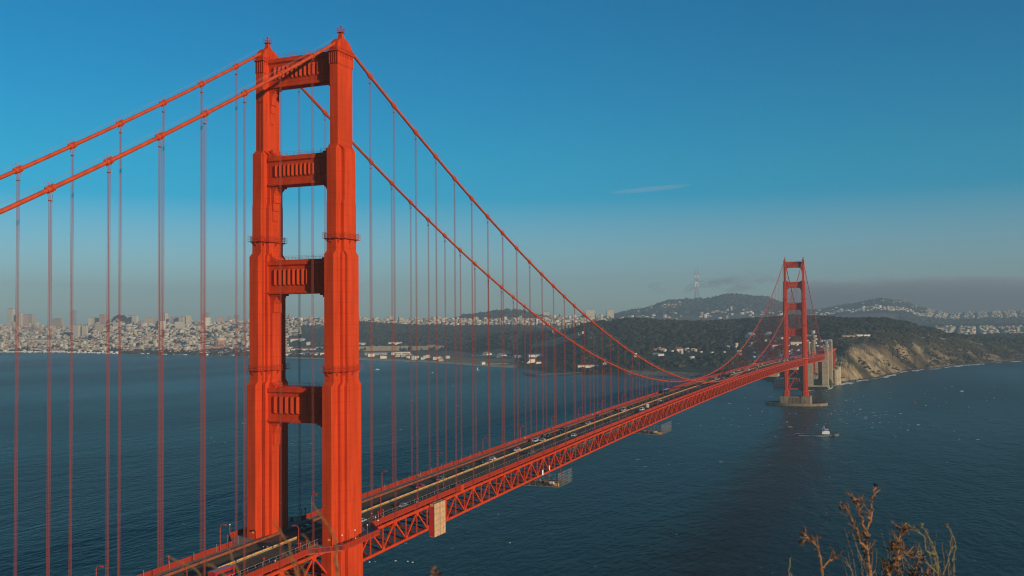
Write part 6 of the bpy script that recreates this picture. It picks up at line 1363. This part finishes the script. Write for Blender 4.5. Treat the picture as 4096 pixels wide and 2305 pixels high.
# ================================================================== FOREGROUND WEEDS (rooted in the hillside just below the frame)
M['stalk'] = mat('dry_stalk', (0.36, 0.165, 0.06), .85, var=.55, vscale=25); M['stalk_d'] = mat('dark_dry_stalk', (0.15, 0.07, 0.035), .85, var=.4, vscale=25); M['ystalk'] = mat('yellow_green_stalk', (0.27, 0.21, 0.07), .8, var=.3, vscale=20); M['pale'] = mat('pale_dry_grass', (0.28, 0.18, 0.09), .85)
def weed(name, w, base, strokes, label, cat, matn='stalk', budm='stalk_d', r0=.010, buds=True, roughn=1.0, seed=0):
    """strokes: image polylines (4096 frame) at distance w; the root runs down into the hillside"""
    rg = random.Random(seed); r = empty(name); b = MB(); bb = MB(); lf = MB(); rootp = P(*base, w); 
    gz = 135.2-max(0, math.hypot(rootp[0]-CAM[0], rootp[1]-CAM[1])-1.2)*.93
    r.location = (rootp[0], rootp[1], gz); loc = Vector(r.location)
    def LP(p_, d=0): return Vector(P(p_[0], p_[1], w+d))-loc
    b.tube([Vector((0, 0, -.1)), Vector((rg.uniform(-.03, .03), 0, (rootp[2]-gz)*.5)), LP(base)], r0*1.25, 6)
    for st, tk, dep in strokes:
        pts = []; d0 = 0
        for i, (a, c) in enumerate(zip(st[:-1], st[1:])):
            n_ = 5; pm = st[max(0, i-1)]; pn = st[min(len(st)-1, i+2)]
            for k in range(n_):
                t = k/n_; cr = [.5*(2*a[q_]+(c[q_]-pm[q_])*t+(2*pm[q_]-5*a[q_]+4*c[q_]-pn[q_])*t*t+(3*a[q_]-pm[q_]-3*c[q_]+pn[q_])*t**3) for q_ in (0, 1)]; pts.append(LP(cr, dep*(i+t)/len(st))+Vector([rg.gauss(0, .0022*roughn) for _ in range(3)]))
        pts.append(LP(st[-1], dep)); n_ = len(pts); b.tube(pts, [r0*tk*(1-.55*i/n_)*rg.uniform(.85, 1.2) for i in range(n_)], 6)
        if buds:
            tip = pts[-1]
            for k in range(7):
                d = Vector([rg.gauss(0, 1) for _ in range(3)]).normalized(); s = r0*rg.uniform(1.1, 2.3); q = tip+d*r0*1.6; u = d.cross(Vector((.3, .5, .8))).normalized()
                bb.add([q-u*s*.5, q+u*s*.5, q+d*s*1.5+u*s*.2, q+d*s*1.2-u*s*.5, q+d*s*.7+u.cross(d)*s*.6], [(0, 1, 2, 3), (0, 1, 4), (1, 2, 4), (2, 3, 4), (3, 0, 4)])
            for k in range(max(2, int(n_*.35*roughn))):
                i = rg.randrange(2, n_-1); d = Vector((rg.gauss(0, .6), rg.gauss(0, .6), rg.uniform(.2, 1))).normalized(); s = rg.uniform(.015, .06); q = pts[i]
                b.tube([q, q+d*s*.5+Vector((rg.gauss(0, .004), 0, 0)), q+d*s], [r0*.45, r0*.35, r0*.22], 5)
                e_ = q+d*s; u = d.orthogonal().normalized(); bb.add([e_-u*r0*.9, e_+u*r0*.9, e_+d*r0*2.6, e_+u.cross(d)*r0], [(0, 1, 2), (0, 2, 3), (1, 3, 2), (0, 3, 1)])
            for k in range(max(2, int(n_*.6*roughn))):
                i = rg.randrange(1, n_-1); d = Vector([rg.gauss(0, 1) for _ in range(3)]).normalized(); s = r0*rg.uniform(.9, 2.0); q = pts[i]; u = d.cross(Vector((.1, .9, .4))).normalized()
                lf.add([q, q+d*s+u*s*.35, q+d*s*2.0, q+d*s-u*s*.35, q+d*s+u.cross(d)*s*.4], [(0, 1, 4), (1, 2, 4), (2, 3, 4), (3, 0, 4), (0, 3, 2, 1)])
    b.build('stem', matn, r)
    if bb.v: bb.build('seed_head', budm, r)
    if lf.v: lf.build('dry_leaf', matn, r)
    tag(r, label, cat, 'dry weeds at the bottom edge'); return r
Wn = 4.2
weed('dry_weed', Wn, (3288, 2330), [([(3288, 2330), (3287, 2275), (3278, 2220), (3262, 2175), (3240, 2158), (3215, 2135)], 1.0, 0), ([(3288, 2275), (3310, 2248), (3330, 2238), (3342, 2228)], .9, .05), ([(3238, 2160), (3212, 2168), (3200, 2176)], .9, .02), ([(3256, 2172), (3252, 2155)], .8, .03)], 'small brown weed, leftmost of the dry weeds on the right', 'weed', r0=.0052, seed=1)
weed('dry_weed', Wn, (3490, 2330), [([(3490, 2330), (3474, 2240), (3465, 2180), (3462, 2140), (3450, 2095), (3438, 2050), (3428, 2010), (3415, 2000)], 1.2, 0), ([(3470, 2150), (3478, 2080), (3484, 2030), (3492, 1980), (3503, 1950)], 1.0, .1), ([(3470, 2200), (3440, 2160), (3425, 2120), (3405, 2070), (3388, 2040), (3358, 2020)], .9, -.1), ([(3432, 2020), (3422, 2002)], .6, 0), ([(3484, 2330), (3462, 2250), (3452, 2180), (3446, 2140)], 1.0, .05)], 'tallest forked brown weed standing against the water', 'weed', r0=.0052, roughn=1.5, seed=2)
weed('dry_weed', Wn, (3560, 2335), [([(3560, 2335), (3585, 2260), (3588, 2200), (3590, 2160), (3615, 2130), (3630, 2120)], 1.2, 0), ([(3560, 2335), (3550, 2280), (3545, 2262)], 1.2, 0), ([(3580, 2240), (3562, 2270), (3540, 2310)], 1.3, .05), ([(3588, 2190), (3610, 2205), (3640, 2225), (3690, 2250)], .5, .1), ([(3586, 2180), (3575, 2190), (3570, 2210)], 1.0, .1)], 'bushy brown weed right of the tallest one', 'weed', r0=.0058, roughn=2.4, seed=3)
weed('dry_weed', Wn+.3, (3660, 2340), [([(3660, 2340), (3650, 2300), (3668, 2258)], .9, 0), ([(3660, 2340), (3700, 2310), (3712, 2295)], .9, 0), ([(3650, 2340), (3640, 2300)], .9, 0), ([(3690, 2340), (3670, 2310)], .9, 0)], 'low brown tuft at the bottom between the brown and yellow weeds', 'weed', r0=.006, roughn=2.2, seed=4)
weed('yellow_weed', Wn+.2, (3757, 2335), [([(3757, 2335), (3750, 2240), (3735, 2190), (3715, 2150), (3700, 2120), (3685, 2105)], .8, 0), ([(3745, 2220), (3705, 2200), (3698, 2150), (3680, 2135), (3650, 2110), (3625, 2098)], .7, 0), ([(3757, 2300), (3720, 2265), (3690, 2235), (3675, 2212)], .7, 0), ([(3770, 2300), (3790, 2250), (3800, 2200), (3820, 2180), (3815, 2150), (3795, 2110), (3783, 2102)], .7, 0), ([(3815, 2330), (3818, 2260), (3810, 2240), (3825, 2190)], .6, .1), ([(3757, 2330), (3742, 2250), (3738, 2220)], .7, .05)], 'greenish yellow weed with small buds at the lower right', 'weed', 'ystalk', 'ystalk', r0=.0036, roughn=.4, seed=5)
g5 = random.Random(8); 
for nm_, dx, lab in (('grass_tuft', 0, 'pale thin grass stalks between the brown weeds'), ('grass_tuft', 230, 'pale thin grass stalks among the yellow weed stems')):
    st = []
    for k in range(15):
        x0_ = 3420+dx+g5.uniform(-40, 170); y1 = g5.uniform(2110, 2230); lean = g5.uniform(-75, 15); st.append(([(x0_, 2340), (x0_+lean*.35, (2340+y1)/2), (x0_+lean, y1)], g5.uniform(.5, 1), g5.uniform(-.3, .3)))
    weed(nm_, Wn+.4, (3500+dx, 2345), st, lab, 'grass', 'pale', 'pale', r0=.002, buds=False, seed=9+dx)
weed('grass_tuft', Wn, (3160, 2345), [([(3158, 2345), (3156, 2290), (3163, 2230)], 1, 0), ([(3166, 2345), (3170, 2310), (3160, 2290)], .8, 0)], 'lone pale grass stalk left of all the brown weeds', 'grass', 'pale', 'pale', r0=.003, buds=False, seed=30)
weed('dry_twig', 2.6, (1745, 2330), [([(1745, 2330), (1741, 2305), (1735, 2292)], .7, 0)], 'small twig tip at the bottom edge near the middle', 'twig', r0=.005, seed=31)
M['twigm'] = mat('twig_bark', (0.21, 0.10, 0.032), .85, var=.3, vscale=20)
# blurred twigs close to the lens over the bridge
Wt = 2.0
weed('blurred_twig', Wt, (1370, 2400), [([(1370, 2400), (1345, 2240), (1342, 2180), (1330, 2130), (1290, 2070), (1245, 2010)], 1.2, 0), ([(1340, 2230), (1350, 2300)], 1, 0)], 'long blurred twig arching over the near tower leg', 'twig', 'twigm', r0=.0026, buds=False, seed=12)
weed('blurred_twig', Wt, (1240, 2400), [([(1240, 2400), (1180, 2280), (1160, 2190), (1120, 2120), (1090, 2080)], 1.0, 0), ([(1190, 2300), (1240, 2200), (1205, 2135)], .7, 0)], 'blurred twig crossing the road left of the near leg', 'twig', 'twigm', r0=.0026, buds=False, seed=13)
weed('blurred_twig', Wt, (1330, 2410), [([(1330, 2410), (1250, 2320), (1190, 2260), (1130, 2210)], 1.0, 0), ([(1270, 2340), (1200, 2330), (1120, 2280)], .8, 0)], 'blurred twigs tangled below the near tower leg', 'twig', 'twigm', r0=.0026, buds=False, seed=14)
weed('blurred_twig', Wt, (980, 2420), [([(980, 2420), (930, 2330), (860, 2275), (830, 2255)], 1.0, 0), ([(960, 2400), (955, 2300), (915, 2195)], .8, 0)], 'blurred twig over the lower left road', 'twig', 'twigm', r0=.0026, buds=False, seed=15)
weed('blurred_twig', Wt, (760, 2420), [([(760, 2420), (800, 2300), (720, 2250), (665, 2225)], 1.0, 0)], 'blurred twig tip over the far left railing', 'twig', 'twigm', r0=.0022, buds=False, roughn=.3, seed=16)

# ================================================================== AIR AND CLOUDS
def vol(name, dens, col, aniso=0.0):
    m = bpy.data.materials.new(name); m.use_nodes = True; n = m.node_tree; n.nodes.clear(); o = n.nodes.new('ShaderNodeOutputMaterial'); v = n.nodes.new('ShaderNodeVolumePrincipled')
    v.inputs['Density'].default_value = dens; v.inputs['Color'].default_value = (*col, 1); v.inputs['Anisotropy'].default_value = aniso; n.links.new(v.outputs[0], o.inputs['Volume']); return m
M['haze'] = vol('pale_haze', 1.0e-4, (0.47, 0.64, 0.75), 0.0)
tag(MB().box(-9700, 3500, -700, 10700, -7, 600).build('haze', 'haze'), 'thin blue grey haze over the strait and city', kind='stuff')
def cloudvol(name, dens, col, z0, fall, nscale, namp, thr=None, ztop=None):
    """vapour whose density thins out upwards in a ragged edge (height in the air, world coordinates)"""
    m = vol(name, dens, col); n = m.node_tree; v = [q for q in n.nodes if q.type == 'PRINCIPLED_VOLUME'][0]
    g_ = n.nodes.new('ShaderNodeTexCoord'); sp = n.nodes.new('ShaderNodeSeparateXYZ'); n.links.new(g_.outputs['Object'], sp.inputs[0])
    mp = n.nodes.new('ShaderNodeMapping'); mp.inputs['Scale'].default_value = (1, 1, 2.2); n.links.new(g_.outputs['Object'], mp.inputs['Vector'])
    t = n.nodes.new('ShaderNodeTexNoise'); t.inputs['Scale'].default_value = nscale; t.inputs['Detail'].default_value = 6; t.inputs['Roughness'].default_value = .6; n.links.new(mp.outputs[0], t.inputs['Vector'])
    def mt(op, a, c):
        q = n.nodes.new('ShaderNodeMath'); q.operation = op
        for k_, s_ in ((0, a), (1, c)):
            if isinstance(s_, (int, float)): q.inputs[k_].default_value = s_
            else: n.links.new(s_, q.inputs[k_])
        return q.outputs[0]
    e_ = mt('ADD', mt('MULTIPLY', mt('SUBTRACT', t.outputs['Fac'], .5), namp), mt('SUBTRACT', z0, sp.outputs[2]))
    if thr is not None: e_ = mt('SUBTRACT', mt('MULTIPLY', mt('SUBTRACT', t.outputs['Fac'], thr), namp), mt('MULTIPLY', mt('ABSOLUTE', mt('SUBTRACT', sp.outputs[2], z0), 0), 1.0))
    c_ = n.nodes.new('ShaderNodeClamp'); n.links.new(mt('DIVIDE', e_, fall), c_.inputs[0]); n.links.new(mt('MULTIPLY', c_.outputs[0], dens), v.inputs['Density']); return m
SC.cycles.volume_step_rate = 1.5; SC.cycles.volume_max_steps = 128
M['fog'] = cloudvol('fog_bank_vapour', 2.2e-3, (0.50, 0.49, 0.54), 585, 150, 0.0011, 420)
def lumpy(name, prof, w0, w1, zlo, matn, label, amp=1.0, seed=0, kind='stuff'):
    """closed bank between depths w0 and w1; prof = [(px, top row)]"""
    pxs = np.arange(prof[0][0], prof[-1][0]+1, 5.0); top = np.interp(pxs, [a for a, b in prof], [b for a, b in prof]); ws = np.linspace(w0, w1, 20)
    nn, mm = len(pxs), len(ws); V = []
    for i, p_ in enumerate(pxs):
        for j, w_ in enumerate(ws):
            t = j/(mm-1); x, y = PW(p_, w_); zt_ = float(P(p_, top[i], w0+.5*(w1-w0))[2]); e = min(1, i/12, (nn-1-i)/12)
            z = zlo+(zt_-zlo)*math.sin(math.pi*min(max(t, .0), 1))**.35*e**.6 + amp*(95*(float(fbm(np.array(p_/60.), np.array(w_/420.), seed, 3))-.45)+55*(float(fbm(np.array(p_/13.), np.array(w_/150.), seed+7, 3))-.45))*min(1, 4*t*(1-t)*2)*e
            V.append((float(x), float(y), max(z, zlo)))
    o_ = len(V); V += [(v[0], v[1], zlo-5) for v in V]; Fq = []
    for i in range(nn-1):
        for j in range(mm-1): a = i*mm+j; Fq += [(a, a+mm, a+mm+1, a+1), (o_+a, o_+a+1, o_+a+mm+1, o_+a+mm)]
    for i in range(nn-1):
        for j in (0, mm-1): a = i*mm+j; Fq.append((a, a+mm, o_+a+mm, o_+a))
    for j in range(mm-1):
        for i in (0, nn-1): a = i*mm+j; Fq.append((a, a+1, o_+a+1, o_+a))
    b = MB().add(V, Fq); return tag(b.build(name, matn, smooth=True), label, kind=kind)
lumpy('fog_bank', [(3100, 1180), (3180, 1130), (3260, 1090), (3330, 1070), (3420, 1060), (3480, 1055), (3560, 1060), (3640, 1060), (3720, 1055), (3780, 1060), (3860, 1075), (3960, 1085), (4060, 1085), (4160, 1090), (4400, 1100), (4900, 1120)], 10700, 13200, 20, 'fog', 'grey mauve fog bank lying behind the hills at the right', seed=301)
M['fog2'] = cloudvol('low_cloud_vapour', 1.8e-3, (0.50, 0.52, 0.58), 545, 60, 0.0022, 900, thr=.46)
lumpy('low_cloud', [(2700, 1150), (2800, 1105), (2860, 1092), (2900, 1085), (2960, 1080), (3010, 1085), (3080, 1100), (3180, 1150)], 10800, 12000, 380, 'fog2', 'ragged grey cloud lying behind the antenna tower ridge', seed=303)
lumpy('low_cloud', [(2540, 1165), (2600, 1135), (2640, 1130), (2720, 1165)], 10900, 11700, 400, 'fog2', 'small grey cloud scrap left of the antenna tower', amp=.3, seed=305)
M['cirrus'] = vol('cirrus_vapour', 6.5e-4, (1, 1, 1), 0.0)
q = P(2600, 757, 14000); o = MB().sphere((0, 0, 0), 1, 16, 10).build('wisp_cloud', 'cirrus', smooth=True); o.location = q; o.scale = (620, 260, 26); o.rotation_euler = (0, R_(-5.0), -YAW); tag(o, 'thin white wisp of cloud high in the blue sky', kind='stuff')
